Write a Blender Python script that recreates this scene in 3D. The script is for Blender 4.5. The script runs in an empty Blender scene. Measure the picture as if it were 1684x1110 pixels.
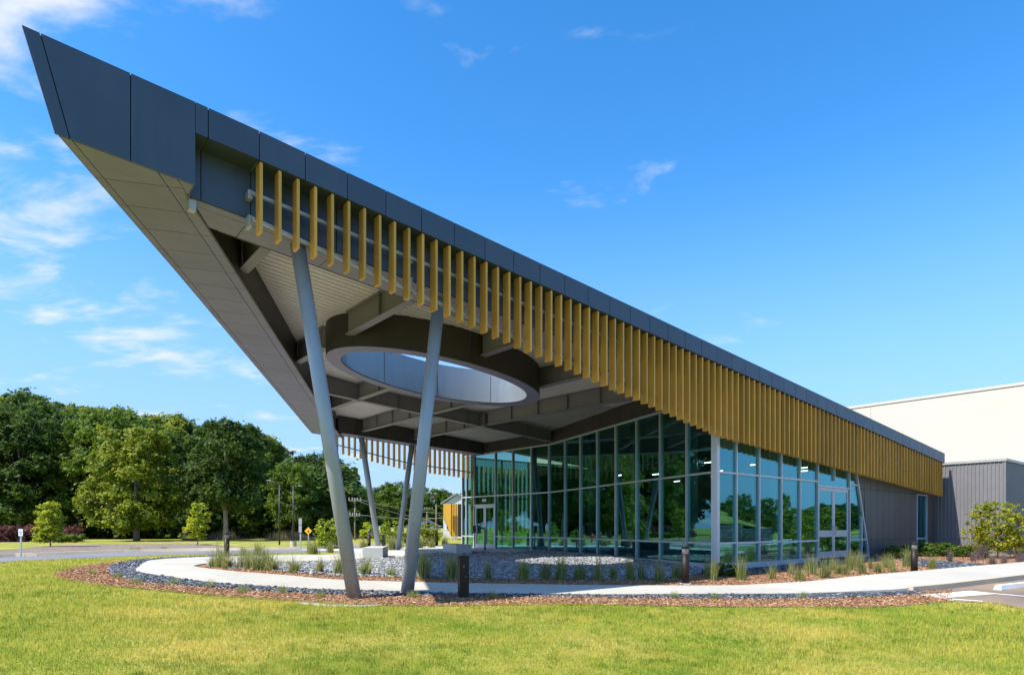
import bpy, bmesh, math, random
import numpy as np
from mathutils import Vector, Matrix
from mathutils.geometry import tessellate_polygon

sc = bpy.context.scene
C = sc.collection
R = math.radians

# ------------------------------------------------------------------ camera, sky, sun, exposure
EYE = 1.15                                   # eye height above the building's floor (z = 0)
FPX, CXP, HYP = 1050.0, 842.0, 867.0         # focal length, principal column and horizon row in photo pixels
cam_d = bpy.data.cameras.new('camera'); cam = bpy.data.objects.new('camera', cam_d); C.objects.link(cam)
cam.location = (0, 0, EYE); cam.rotation_euler = (R(90), 0, 0)
cam_d.sensor_width = 36; cam_d.lens = FPX / 1684 * 36
cam_d.shift_y = (HYP - 555) / 1684
cam_d.clip_start = .1; cam_d.clip_end = 6000
sc.camera = cam

SUN_H = Vector((-.851, -.526)).normalized(); SUN_EL = R(50)
world = bpy.data.worlds.new('World'); sc.world = world; world.use_nodes = True
def build_world():
    nt = world.node_tree; N = nt.nodes; L = nt.links; N.clear()
    out = N.new('ShaderNodeOutputWorld'); bg = N.new('ShaderNodeBackground'); bg.inputs[1].default_value = .15
    sky = N.new('ShaderNodeTexSky'); sky.sky_type = 'NISHITA'; sky.sun_disc = False
    sky.sun_elevation = SUN_EL; sky.sun_rotation = math.atan2(SUN_H.x, SUN_H.y)
    sky.air_density = 1.0; sky.dust_density = .35; sky.ozone_density = 2.2; sky.altitude = 100
    hs = N.new('ShaderNodeHueSaturation'); hs.inputs['Saturation'].default_value = 1.36; hs.inputs['Value'].default_value = 1.0
    L.new(sky.outputs[0], hs.inputs['Color'])
    tc = N.new('ShaderNodeTexCoord'); sep = N.new('ShaderNodeSeparateXYZ'); L.new(tc.outputs['Generated'], sep.inputs[0])
    def M(op, a, b=None, c=None, clamp=False):
        m = N.new('ShaderNodeMath'); m.operation = op; m.use_clamp = clamp
        for i, v in enumerate((a, b, c)):
            if v is None: continue
            if isinstance(v, (int, float)): m.inputs[i].default_value = v
            else: L.new(v, m.inputs[i])
        return m.outputs[0]
    x, y, z = sep.outputs
    zz = M('ADD', M('MAXIMUM', z, 0), .16)
    cmb = N.new('ShaderNodeCombineXYZ'); L.new(M('DIVIDE', x, zz), cmb.inputs[0]); L.new(M('DIVIDE', y, zz), cmb.inputs[1])
    mp = N.new('ShaderNodeMapping'); mp.inputs['Location'].default_value = (8.1, .3, 5.5); mp.inputs['Rotation'].default_value = (0, 0, R(28))
    mp.inputs['Scale'].default_value = (1.0, 1.7, 1); L.new(cmb.outputs[0], mp.inputs[0])
    n1 = N.new('ShaderNodeTexNoise'); n1.inputs['Scale'].default_value = 2.6; n1.inputs['Detail'].default_value = 9; n1.inputs['Roughness'].default_value = .56
    n1.inputs['Distortion'].default_value = .25
    L.new(mp.outputs[0], n1.inputs['Vector'])
    n2 = N.new('ShaderNodeTexNoise'); n2.inputs['Scale'].default_value = .55; n2.inputs['Detail'].default_value = 2
    L.new(mp.outputs[0], n2.inputs['Vector'])
    # scattered fair-weather cloud, denser to the west (left) half of the sky, clear to the east
    west = M('MULTIPLY_ADD', x, -.17, -.085)
    dens = M('ADD', M('ADD', n1.outputs[0], M('MULTIPLY', M('SUBTRACT', n2.outputs[0], .5), .4)), west)
    mr = N.new('ShaderNodeMapRange'); mr.interpolation_type = 'SMOOTHSTEP'; L.new(dens, mr.inputs[0])
    mr.inputs[1].default_value = .485; mr.inputs[2].default_value = .73; mr.inputs[3].default_value = 0; mr.inputs[4].default_value = .9
    # thin haze band near the horizon
    hz = N.new('ShaderNodeMapRange'); hz.interpolation_type = 'SMOOTHSTEP'; L.new(z, hz.inputs[0])
    hz.inputs[1].default_value = .0; hz.inputs[2].default_value = .5; hz.inputs[3].default_value = .9; hz.inputs[4].default_value = 0
    m1 = N.new('ShaderNodeMix'); m1.data_type = 'RGBA'; L.new(hz.outputs[0], m1.inputs[0]); L.new(hs.outputs[0], m1.inputs[6]); m1.inputs[7].default_value = (1.2, 1.95, 3.45, 1)
    m2 = N.new('ShaderNodeMix'); m2.data_type = 'RGBA'; L.new(mr.outputs[0], m2.inputs[0]); L.new(m1.outputs[2], m2.inputs[6]); m2.inputs[7].default_value = (3.1, 3.2, 3.35, 1)
    L.new(m2.outputs[2], bg.inputs[0]); L.new(bg.outputs[0], out.inputs[0])
build_world()
sun_d = bpy.data.lights.new('sun', 'SUN'); sun = bpy.data.objects.new('sun', sun_d); C.objects.link(sun)
sun_d.energy = 3.7; sun_d.angle = R(.53); sun_d.color = (1, .955, .87)
tosun = Vector((SUN_H.x * math.cos(SUN_EL), SUN_H.y * math.cos(SUN_EL), math.sin(SUN_EL)))
sun.rotation_euler = tosun.to_track_quat('Z', 'Y').to_euler(); sun.location = tosun * 80
vs = sc.view_settings; vs.view_transform = 'Standard'; vs.look = 'None'; vs.exposure = 1.05; vs.gamma = 1; vs.use_curve_mapping = False
sc.cycles.max_bounces = 10; sc.cycles.transparent_max_bounces = 24; sc.cycles.glossy_bounces = 5; sc.cycles.diffuse_bounces = 4
sc.cycles.caustics_reflective = False; sc.cycles.caustics_refractive = False; sc.cycles.sample_clamp_indirect = 6

rng = np.random.default_rng(7); random.seed(7)

# ------------------------------------------------------------------ frames of reference
U = (.7773, .6291); Wd = (-.6291, .7773)      # s runs along the front of the building, d runs into it
def W(s, d, z=0.0): return (s * U[0] + d * Wd[0], s * U[1] + d * Wd[1], z)
def SD(x, y): return (x * U[0] + y * U[1], x * Wd[0] + y * Wd[1])
GK = [(-400, -.45), (3, -.45), (7, -.35), (11, -.20), (13.5, -.08), (16, 0), (4000, 0)]
def lerp_k(K, t):
    for (a, va), (b, vb) in zip(K, K[1:]):
        if t <= b: return va + (vb - va) * max(0, t - a) / (b - a)
    return K[-1][1]
GD = np.array([k[0] for k in GK]); GV = np.array([k[1] for k in GK])
def ground(x, y):
    """height of the lawn: it falls gently from the building to the camera, less so to the east"""
    s, d = SD(x, y)
    return np.interp(d, GD, GV) * np.interp(s, [16, 30], [1, .3])
def ray(px, py): return ((px - CXP) / FPX, (HYP - py) / FPX)
def GP(px, py, up=0.0):
    rx, rz = ray(px, py); Y = 15.0
    for _ in range(60):
        z = float(ground(rx * Y, Y)) + up
        Y = .5 * Y + .5 * (z - EYE) / min(rz, -1e-4)
    return (rx * Y, Y)
def AT(px, Y): return ((px - CXP) / FPX * Y, Y)
def HT(py, Y): return EYE + (HYP - py) / FPX * Y

# ------------------------------------------------------------------ scene helpers
def tag(o, label=None, cat=None, group=None, kind=None):
    if label: o['label'] = label
    if cat: o['category'] = cat
    if group: o['group'] = group
    if kind: o['kind'] = kind
    return o
def empty(name, loc, rz=0, label=None, cat=None, group=None):
    o = bpy.data.objects.new(name, None); C.objects.link(o); o.location = loc; o.rotation_euler.z = rz
    o.empty_display_size = .2
    return tag(o, label, cat, group)
def link(name, me, parent=None, mat=None, off=True):
    o = bpy.data.objects.new(name, me); C.objects.link(o)
    if mat is not None and not me.materials: me.materials.append(mat)
    if parent is not None:
        o.parent = parent
        if off:                                   # mesh is in world coordinates
            p = parent; loc = Vector((0, 0, 0))
            while p is not None: loc += p.location if p.get('_abs') or p.parent is None else Vector((0, 0, 0)); p = p.parent
            o.location = -loc if parent.parent is None else (0, 0, 0)
    return o
class MB:
    def __init__(s): s.v = []; s.f = []
    def poly(s, pts):
        n = len(s.v); s.v += [tuple(p) for p in pts]; s.f.append(tuple(range(n, n + len(pts))))
    def hexa(s, c):                               # 4 bottom corners, 4 top corners
        n = len(s.v); s.v += [tuple(p) for p in c]
        s.f += [tuple(n + i for i in q) for q in ((3, 2, 1, 0), (4, 5, 6, 7), (0, 1, 5, 4), (1, 2, 6, 5), (2, 3, 7, 6), (3, 0, 4, 7))]
    def box(s, x0, x1, y0, y1, z0, z1):
        s.hexa([(x0, y0, z0), (x1, y0, z0), (x1, y1, z0), (x0, y1, z0), (x0, y0, z1), (x1, y0, z1), (x1, y1, z1), (x0, y1, z1)])
    def sbox(s, s0, s1, d0, d1, z0, z1):          # box in the building's frame; z0/z1 may be functions of (s, d)
        f0 = z0 if callable(z0) else (lambda a, b: z0); f1 = z1 if callable(z1) else (lambda a, b: z1)
        q = [(s0, d0), (s1, d0), (s1, d1), (s0, d1)]
        s.hexa([W(a, b, f0(a, b)) for a, b in q] + [W(a, b, f1(a, b)) for a, b in q])
    def plate(s, P, off):                         # flat polygon given a thickness vector
        n = len(s.v); k = len(P); o = Vector(off)
        s.v += [tuple(p) for p in P] + [tuple(Vector(p) + o) for p in P]
        s.f.append(tuple(range(n + k - 1, n - 1, -1))); s.f.append(tuple(range(n + k, n + 2 * k)))
        for i in range(k):
            j = (i + 1) % k; s.f.append((n + i, n + j, n + k + j, n + k + i))
    def tube(s, pts, rad, seg=10, caps=True):
        pts = [Vector(p) for p in pts]; k = len(pts)
        rad = [rad] * k if isinstance(rad, (int, float)) else rad
        n0 = len(s.v)
        for i, p in enumerate(pts):
            t = (pts[min(i + 1, k - 1)] - pts[max(i - 1, 0)]).normalized()
            a = t.orthogonal().normalized() if i == 0 else (a - t * a.dot(t)).normalized()
            b = t.cross(a)
            for j in range(seg):
                th = 2 * math.pi * j / seg
                s.v.append(tuple(p + (a * math.cos(th) + b * math.sin(th)) * rad[i]))
        for i in range(k - 1):
            for j in range(seg):
                q = n0 + i * seg; s.f.append((q + j, q + (j + 1) % seg, q + seg + (j + 1) % seg, q + seg + j))
        if caps:
            s.f.append(tuple(range(n0 + seg - 1, n0 - 1, -1))); s.f.append(tuple(range(n0 + (k - 1) * seg, n0 + k * seg)))
    def build(s, name, mat, parent=None, smooth=False, bevel=0, off=True):
        me = bpy.data.meshes.new(name); me.from_pydata(s.v, [], s.f)
        if bevel or True:
            bm = bmesh.new(); bm.from_mesh(me)
            if bevel:
                bmesh.ops.remove_doubles(bm, verts=bm.verts, dist=1e-5)
                bmesh.ops.bevel(bm, geom=list(bm.edges), offset=bevel, segments=2, affect='EDGES', profile=.6)
            bmesh.ops.recalc_face_normals(bm, faces=bm.faces); bm.to_mesh(me); bm.free()
        me.update()
        if smooth:
            for p in me.polygons: p.use_smooth = len(p.vertices) <= 4
        return link(name, me, parent, mat, off)
def np_mesh(name, V, F, mats, smooth=False, mi=None):
    """V (n,3), F (m,k) of one polygon size"""
    me = bpy.data.meshes.new(name); V = np.asarray(V, np.float32); F = np.asarray(F, np.int32); m, k = F.shape
    me.vertices.add(len(V)); me.vertices.foreach_set('co', V.ravel())
    me.loops.add(m * k); me.loops.foreach_set('vertex_index', F.ravel())
    me.polygons.add(m); me.polygons.foreach_set('loop_start', np.arange(0, m * k, k, dtype=np.int32)); me.polygons.foreach_set('loop_total', np.full(m, k, np.int32))
    for mt in (mats if isinstance(mats, (list, tuple)) else [mats]): me.materials.append(mt)
    if mi is not None: me.polygons.foreach_set('material_index', np.asarray(mi, np.int32))
    if smooth: me.polygons.foreach_set('use_smooth', np.ones(m, bool))
    me.update(calc_edges=True); return me
def copy_tree(o, parent=None):
    c = o.copy(); C.objects.link(c); c.parent = parent
    for ch in list(o.children): copy_tree(ch, c)
    return c
ORD = ['first', 'second', 'third', 'fourth', 'fifth', 'sixth', 'seventh', 'eighth', 'ninth', 'tenth', 'eleventh', 'twelfth', 'thirteenth', 'fourteenth', 'fifteenth',
       'sixteenth', 'seventeenth', 'eighteenth', 'nineteenth', 'twentieth', 'twenty-first', 'twenty-second', 'twenty-third', 'twenty-fourth', 'twenty-fifth']

def ORD_(i): return ORD[i] if i < len(ORD) else 'thirtieth' if i == 29 else 'twenty-' + ORD[i - 20] if i < 29 else 'thirty-' + ORD[i - 30]

# ------------------------------------------------------------------ materials
MATS = {}
class NT:
    def __init__(s, name):
        s.m = bpy.data.materials.new(name); s.m.use_nodes = True; s.t = s.m.node_tree; s.t.nodes.clear()
        s.out = s.add('ShaderNodeOutputMaterial'); s.b = None
    def add(s, t): return s.t.nodes.new(t)
    def ln(s, a, b): s.t.links.new(a, b)
    def principled(s, col, rough=.6, metal=0, spec=.5):
        b = s.add('ShaderNodeBsdfPrincipled'); b.inputs['Roughness'].default_value = rough; b.inputs['Metallic'].default_value = metal
        b.inputs['Specular IOR Level'].default_value = spec
        if isinstance(col, tuple): b.inputs['Base Color'].default_value = (*col, 1)
        else: s.ln(col, b.inputs['Base Color'])
        s.b = b; s.ln(b.outputs[0], s.out.inputs[0]); return b
    def pos(s, scale=(1, 1, 1), obj=False, rot=(0, 0, 0)):
        g = s.add('ShaderNodeTexCoord' if obj else 'ShaderNodeNewGeometry'); m = s.add('ShaderNodeMapping')
        m.inputs['Scale'].default_value = scale; m.inputs['Rotation'].default_value = rot
        s.ln(g.outputs['Object' if obj else 'Position'], m.inputs[0]); return m.outputs[0]
    def noise(s, vec, scale, detail=4, rough=.55):
        n = s.add('ShaderNodeTexNoise'); n.inputs['Scale'].default_value = scale; n.inputs['Detail'].default_value = detail; n.inputs['Roughness'].default_value = rough
        s.ln(vec, n.inputs['Vector']); return n.outputs[0]
    def ramp(s, fac, stops):
        r = s.add('ShaderNodeValToRGB'); e = r.color_ramp.elements
        while len(e) < len(stops): e.new(.5)
        for i, (p, c) in enumerate(stops): e[i].position = p; e[i].color = (*c, 1)
        s.ln(fac, r.inputs[0]); return r.outputs[0]
    def mix(s, fac, a, b, mode='MIX'):
        m = s.add('ShaderNodeMix'); m.data_type = 'RGBA'; m.blend_type = mode
        for i, v in ((0, fac), (6, a), (7, b)):
            if isinstance(v, (int, float)): m.inputs[i].default_value = v
            elif isinstance(v, tuple): m.inputs[i].default_value = (*v, 1)
            else: s.ln(v, m.inputs[i])
        return m.outputs[2]
    def bump(s, h, strength=.3, dist=.02):
        b = s.add('ShaderNodeBump'); b.inputs['Strength'].default_value = strength; b.inputs['Distance'].default_value = dist
        s.ln(h, b.inputs['Height']); s.ln(b.outputs[0], s.b.inputs['Normal'])
    def island(s): return s.add('ShaderNodeNewGeometry').outputs['Random Per Island']
    def objrand(s): return s.add('ShaderNodeObjectInfo').outputs['Random']
def paint(name, col, rough=.5, metal=0.0, var=.12, nscale=1.3, spec=.5, bump=0, piece=.06, streak=.35, wave=0, dirt=None):
    """painted or coated sheet: colour, faint mottling, streaks and a slightly different tone from piece to piece"""
    t = NT(name); p = t.pos()
    n = t.noise(p, nscale, 5); st = t.noise(t.pos((6, 6, .35)), 1.6, 3)
    c = t.mix(t.ramp(n, [(.3, (0, 0, 0)), (.75, (1, 1, 1))]), tuple(v * (1 - var) for v in col), tuple(min(1, v * (1 + var)) for v in col))
    c = t.mix(t.ramp(st, [(.45, (0, 0, 0)), (.8, (streak,) * 3)]), c, tuple(v * .75 for v in col))
    if piece:
        r = t.ramp(t.objrand(), [(0, (1 - piece,) * 3), (1, (1 + piece,) * 3)])
        c = t.mix(1.0, c, r, 'MULTIPLY')
    if dirt:
        sx = t.add('ShaderNodeSeparateXYZ'); t.ln(p, sx.inputs[0]); mr_ = t.add('ShaderNodeMapRange'); t.ln(sx.outputs[2], mr_.inputs[0])
        mr_.inputs[1].default_value = .15; mr_.inputs[2].default_value = -.22; mr_.inputs[3].default_value = 0; mr_.inputs[4].default_value = .9
        c = t.mix(t.mix(1.0, mr_.outputs[0], t.ramp(t.noise(p, 14, 5, .7), [(.35, (0, 0, 0)), (.6, (1, 1, 1))]), 'MULTIPLY'), c, dirt)
    b = t.principled(c, rough, metal, spec)
    rr = t.add('ShaderNodeMapRange'); t.ln(t.noise(p, nscale * 4, 3), rr.inputs[0]); rr.inputs[3].default_value = max(.05, rough - .1); rr.inputs[4].default_value = min(1, rough + .12); t.ln(rr.outputs[0], b.inputs['Roughness'])
    if bump: t.bump(t.noise(p, 40, 4), bump, .004)
    if wave: t.bump(t.noise(p, 1.7, 2), wave, .03)
    return t.m
M = dict(
    fascia=paint('slate_metal', (.058, .078, .112), .40, .15, .08, wave=.12),
    panel=paint('grey_wall_panel', (.088, .080, .077), .5, .05, .08, piece=.08),
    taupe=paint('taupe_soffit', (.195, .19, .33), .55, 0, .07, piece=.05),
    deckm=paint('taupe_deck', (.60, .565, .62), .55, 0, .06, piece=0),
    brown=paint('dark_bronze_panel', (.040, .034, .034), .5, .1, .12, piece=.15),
    beamp=paint('taupe_steel', (.185, .175, .22), .5, 0, .08),
    column=paint('light_grey_steel', (.30, .33, .365), .30, .1, .06, spec=.6, streak=.1, dirt=(.22, .14, .09)),
    gold=paint('gold_anodised', (.62, .32, .045), .40, .12, .10, piece=.15, wave=.08),
    goldb=paint('amber_panel', (.75, .40, .04), .5, 0, .06),
    alu=paint('satin_aluminium', (.50, .52, .56), .38, .35, .05),
    rail=paint('galvanised', (.45, .44, .41), .45, .5, .1),
    collar=paint('silver_collar', (.25, .275, .305), .34, .35, .05, piece=.03),
    white=paint('white_cladding', (.485, .45, .385), .55, 0, .03, .3, piece=0, streak=.06),
    annex=paint('grey_corrugated', (.195, .188, .195), .45, .2, .06, piece=0),
    bronze=paint('bronze_paint', (.022, .016, .012), .5, .15, .2, spec=.3),
    black=paint('black_metal', (.012, .012, .013), .4, .2, .2),
    dark=paint('black_void', (.012, .011, .010), .8, 0, .1),
    roofm=paint('roof_membrane', (.3, .3, .3), .8, 0, .1),
    post=paint('galvanised_post', (.40, .42, .43), .45, .4, .12),
    lamp_pole=paint('dark_pole', (.05, .05, .055), .5, .3, .1),
    wood_pole=paint('weathered_pole', (.22, .18, .14), .85, 0, .2),
    wire=paint('cable', (.45, .42, .38), .6, 0, .1),
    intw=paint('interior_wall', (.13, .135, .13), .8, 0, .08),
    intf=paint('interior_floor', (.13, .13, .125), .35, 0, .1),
    lens=paint('lamp_lens', (.7, .66, .55), .25, 0, .05),
    carw=paint('car_paint', (.75, .75, .74), .25, 0, .02),
    roofg=paint('shingle', (.3, .3, .31), .8, 0, .15),
    housew=paint('house_siding', (.6, .6, .58), .7, 0, .06),
)
def concrete(name, col, bump=.25):
    t = NT(name); p = t.pos()
    a = t.noise(p, .7, 4); b_ = t.noise(p, 9, 6, .65); c_ = t.noise(p, 60, 3)
    c = t.mix(t.ramp(a, [(.3, (0, 0, 0)), (.7, (1, 1, 1))]), tuple(v * .9 for v in col), tuple(min(.85, v * 1.07) for v in col))
    c = t.mix(t.ramp(b_, [(.5, (0, 0, 0)), (.8, (.55,) * 3)]), c, tuple(v * .68 for v in col))
    r = t.ramp(t.objrand(), [(0, (.92,) * 3), (1, (1.05,) * 3)]); c = t.mix(1.0, c, r, 'MULTIPLY')
    t.principled(c, .85, 0, .3); t.bump(t.mix(.5, b_, c_), bump, .006); return t.m
M['conc'] = concrete('concrete_walk', (.50, .465, .395))
M['concg'] = concrete('concrete_block', (.50, .50, .49))
M['kerb'] = concrete('kerb_concrete', (.50, .42, .30))
M['paintw'] = concrete('white_road_paint', (.74, .72, .66))
M['plaza'] = concrete('plaza_concrete', (.50, .49, .46))
def asphalt(name, col, tint):
    t = NT(name); p = t.pos(); a = t.noise(p, .35, 4); b_ = t.noise(p, 45, 4)
    c = t.mix(t.ramp(a, [(.4, (0, 0, 0)), (.66, (1, 1, 1))]), col, tint)
    c = t.mix(t.ramp(b_, [(.45, (0, 0, 0)), (.75, (.5, .5, .5))]), c, tuple(v * 1.7 for v in col))
    t.principled(c, .9, 0, .3); t.bump(b_, .4, .01); return t.m
M['asph'] = asphalt('asphalt', (.17, .17, .18), (.21, .21, .215))
M['asphp'] = asphalt('sandy_asphalt', (.14, .115, .095), (.33, .23, .15))
def lawn_mat():
    t = NT('lawn'); p = t.pos(); a = t.noise(p, .45, 5, .6); b_ = t.noise(p, 3.2, 6, .7); c_ = t.noise(p, 24, 4)
    c = t.ramp(a, [(.36, (.12, .22, .018)), (.5, (.29, .31, .04)), (.62, (.50, .39, .11))])
    c2 = t.ramp(b_, [(.38, (.11, .21, .018)), (.53, (.30, .32, .042)), (.64, (.54, .42, .15))])
    c = t.mix(.55, c, c2); c = t.mix(t.ramp(c_, [(.4, (0, 0, 0)), (.8, (.6, .6, .6))]), c, (.055, .06, .015))
    c = t.mix(t.ramp(t.noise(p, .33, 4, .6), [(.46, (0, 0, 0)), (.62, (.55,) * 3)]), c, (.52, .41, .14))
    t.principled(c, .95, 0, .1); t.bump(t.mix(.5, b_, c_), .8, .05); return t.m
M['lawn'] = lawn_mat()
def mulch_mat(name='mulch', cols=((.17, .085, .045), (.36, .20, .115), (.52, .34, .22))):
    t = NT(name); p = t.pos(); a = t.noise(p, 1.1, 4); v = t.add('ShaderNodeTexVoronoi'); v.inputs['Scale'].default_value = 34
    mp = t.pos((1, 2.2, 1), rot=(0, 0, .7)); t.ln(mp, v.inputs['Vector'])
    c = t.ramp(v.outputs['Color'], [(.15, cols[0]), (.5, cols[1]), (.9, cols[2])])
    c = t.mix(t.ramp(a, [(.35, (0, 0, 0)), (.75, (.5, .5, .5))]), c, cols[2])
    t.principled(c, .95, 0, .1); t.bump(v.outputs['Distance'], .9, .03); return t.m
M['mulch'] = mulch_mat()
M['bedfar'] = mulch_mat('grey_mulch', ((.17, .13, .10), (.30, .235, .185), (.42, .34, .28)))
def stone_base(name, cols):
    t = NT(name); v = t.add('ShaderNodeTexVoronoi'); v.inputs['Scale'].default_value = 17; t.ln(t.pos(), v.inputs['Vector'])
    c = t.ramp(v.outputs['Color'], [(.1, cols[0]), (.5, cols[1]), (.95, cols[2])])
    t.principled(c, .8, 0, .3); t.bump(v.outputs['Distance'], 1, .04); return t.m
M['rockbase'] = stone_base('river_rock_bed', ((.02, .022, .026), (.04, .043, .05), (.08, .085, .095)))
M['gravbase'] = stone_base('grey_gravel_bed', ((.10, .10, .105), (.18, .185, .195), (.30, .30, .30)))
def isl(name, stops, rough=.8, spec=.3, noise=None):
    t = NT(name); c = t.ramp(t.island(), stops)
    if noise: c = t.mix(t.ramp(t.noise(t.pos(), noise[0], 4), [(.35, (0, 0, 0)), (.7, (.7, .7, .7))]), c, noise[1])
    t.principled(c, rough, 0, spec); return t.m
M['rock'] = isl('river_rock', [(0, (.025, .028, .034)), (.5, (.055, .06, .07)), (.85, (.10, .108, .12)), (1, (.30, .30, .30))], .5, .5)
M['grav'] = isl('grey_gravel', [(0, (.10, .105, .115)), (.5, (.22, .225, .235)), (.85, (.36, .36, .355)), (1, (.5, .49, .47))], .75)
M['chip'] = isl('bark_chip', [(0, (.17, .075, .034)), (.5, (.38, .19, .092)), (.8, (.53, .31, .17)), (1, (.64, .46, .32))], .9, .15)
def leaf(name, cols, trans=.42, ns=.5, objvar=.25, rough=.6, nmix=.4, broad=None):
    """foliage: colour differs from leaf to leaf, from bough to bough and from plant to plant"""
    t = NT(name); g = t.island(); n = t.noise(t.pos(), ns, 3)
    c = t.ramp(g, [(0, cols[0]), (.55, cols[1]), (1, cols[2])])
    c2 = t.ramp(n, [(.34, cols[0]), (.66, cols[2])]); c = t.mix(nmix, c, c2)
    if broad:
        c = t.mix(t.ramp(t.noise(t.pos(), broad[0], 4, .6), [(.46, (0, 0, 0)), (.62, (.62,) * 3)]), c, broad[1]); c = t.mix(t.ramp(t.noise(t.pos((1, 2.2, 1)), broad[0] * 2.3, 3, .6), [(.52, (0, 0, 0)), (.66, (.6,) * 3)]), c, broad[2])
    r = t.ramp(t.objrand(), [(0, (1 - objvar, 1 - objvar * .8, 1 - objvar)), (1, (1 + objvar, 1 + objvar * .8, 1 + objvar * .4))]); c = t.mix(1.0, c, r, 'MULTIPLY')
    b = t.principled(c, rough, 0, .25); tr = t.add('ShaderNodeBsdfTranslucent'); t.ln(t.mix(.5, c, tuple(v * 1.2 for v in cols[2])), tr.inputs[0])
    mx = t.add('ShaderNodeMixShader'); mx.inputs[0].default_value = trans; t.ln(b.outputs[0], mx.inputs[1]); t.ln(tr.outputs[0], mx.inputs[2]); t.ln(mx.outputs[0], t.out.inputs[0])
    return t.m
M['leafd'] = leaf('leaf_deep_green', ((.024, .058, .012), (.054, .108, .018), (.115, .175, .028)))
M['leafm'] = leaf('leaf_mid_green', ((.046, .10, .012), (.10, .175, .020), (.19, .26, .032)))
M['leafy'] = leaf('leaf_yellow_green', ((.085, .155, .014), (.185, .265, .024), (.36, .37, .04)))
M['leafb'] = leaf('leaf_bright_lime', ((.20, .30, .02), (.38, .48, .03), (.60, .60, .045)))
M['leafgold'] = leaf('leaf_gold', ((.09, .11, .01), (.30, .28, .015), (.55, .44, .02)))
M['leafr'] = leaf('leaf_red_purple', ((.08, .024, .026), (.16, .055, .055), (.25, .105, .095)))
M['pine'] = leaf('pine_needles', ((.014, .032, .014), (.026, .052, .02), (.045, .075, .026)), .15)
M['grassb'] = leaf('grass_blade', ((.13, .29, .016), (.37, .43, .036), (.68, .56, .12)), .5, 1.1, 0, nmix=.45, broad=(.33, (.66, .52, .12), (.11, .30, .018)))
M['grassc'] = leaf('coarse_blade', ((.09, .18, .015), (.18, .28, .026), (.32, .36, .045)), .5, 1.5, 0)
M['orng'] = leaf('ornamental_grass', ((.15, .22, .05), (.26, .33, .08), (.46, .44, .17)), .5, 2.5, .15)
M['orns'] = leaf('grass_plume', ((.16, .11, .07), (.24, .17, .11), (.33, .25, .17)), .3, 3, .15)
M['purp'] = leaf('purple_muhly', ((.10, .07, .085), (.20, .13, .15), (.32, .22, .23)), .3, 3, .15)
M['dry'] = leaf('dry_brush', ((.12, .09, .05), (.22, .17, .10), (.32, .26, .16)), .2, 2, .1)
M['bark'] = paint('bark', (.13, .105, .085), .9, 0, .35, 4, .2, .6)
M['barkl'] = paint('bark_light', (.24, .21, .18), .9, 0, .3, 4, .2, .6)
def glass_mat(name, tint, refl, base, ior):
    t = NT(name)
    tr = t.add('ShaderNodeBsdfTransparent'); tr.inputs[0].default_value = (*tint, 1)
    gl = t.add('ShaderNodeBsdfGlossy'); gl.inputs['Roughness'].default_value = .0; gl.inputs[0].default_value = (*refl, 1)
    lw = t.add('ShaderNodeLayerWeight'); lw.inputs[0].default_value = .5      # Schlick's law on the facing angle: the same from both sides of the thin pane
    pw = t.add('ShaderNodeMath'); pw.operation = 'POWER'; t.ln(lw.outputs['Facing'], pw.inputs[0]); pw.inputs[1].default_value = ior
    fr = t.add('ShaderNodeMath'); fr.operation = 'MULTIPLY'; t.ln(pw.outputs[0], fr.inputs[0]); fr.inputs[1].default_value = .85
    n = t.noise(t.pos(), .55, 2); b = t.add('ShaderNodeBump'); b.inputs['Strength'].default_value = .05; b.inputs['Distance'].default_value = .05
    t.ln(n, b.inputs['Height']); t.ln(b.outputs[0], gl.inputs['Normal'])
    mr = t.add('ShaderNodeMath'); mr.operation = 'ADD'; mr.use_clamp = True; t.ln(fr.outputs[0], mr.inputs[0]); mr.inputs[1].default_value = base
    mx = t.add('ShaderNodeMixShader'); t.ln(mr.outputs[0], mx.inputs[0]); t.ln(tr.outputs[0], mx.inputs[1]); t.ln(gl.outputs[0], mx.inputs[2]); t.ln(mx.outputs[0], t.out.inputs[0])
    return t.m
M['glass'] = glass_mat('tinted_glass', (.56, .75, .70), (.36, .86, 1.0), .14, 3.2)
M['glassin'] = glass_mat('clear_glass', (.85, .92, .90), (.8, .9, .9), .02, 5)
def emit(name, col, st):
    t = NT(name); e = t.add('ShaderNodeEmission'); e.inputs[0].default_value = (*col, 1); e.inputs[1].default_value = st; t.ln(e.outputs[0], t.out.inputs[0]); return t.m
M['lampon'] = emit('lamp_tube', (1, .94, .82), 7)
def plain(name, col, rough=.5): t = NT(name); t.principled(col, rough); return t.m
M['yellow'] = plain('sign_yellow', (.85, .48, .01)); M['red'] = plain('sign_red', (.75, .01, .02)); M['signw'] = plain('sign_white', (.75, .77, .78)); M['ink'] = plain('sign_ink', (.05, .09, .07)); M['letter'] = plain('letter_white', (.85, .87, .88))
M['hyd'] = paint('hydrant_red', (.6, .08, .03), .45); M['rubber'] = plain('rubber', (.02, .02, .02), .8); M['carglass'] = plain('car_glass', (.03, .04, .05), .1)
M['stonewall'] = isl('wall_block', [(0, (.20, .19, .18)), (.5, (.30, .29, .27)), (1, (.42, .40, .37))], .9, .2, (3, (.14, .13, .12)))

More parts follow.
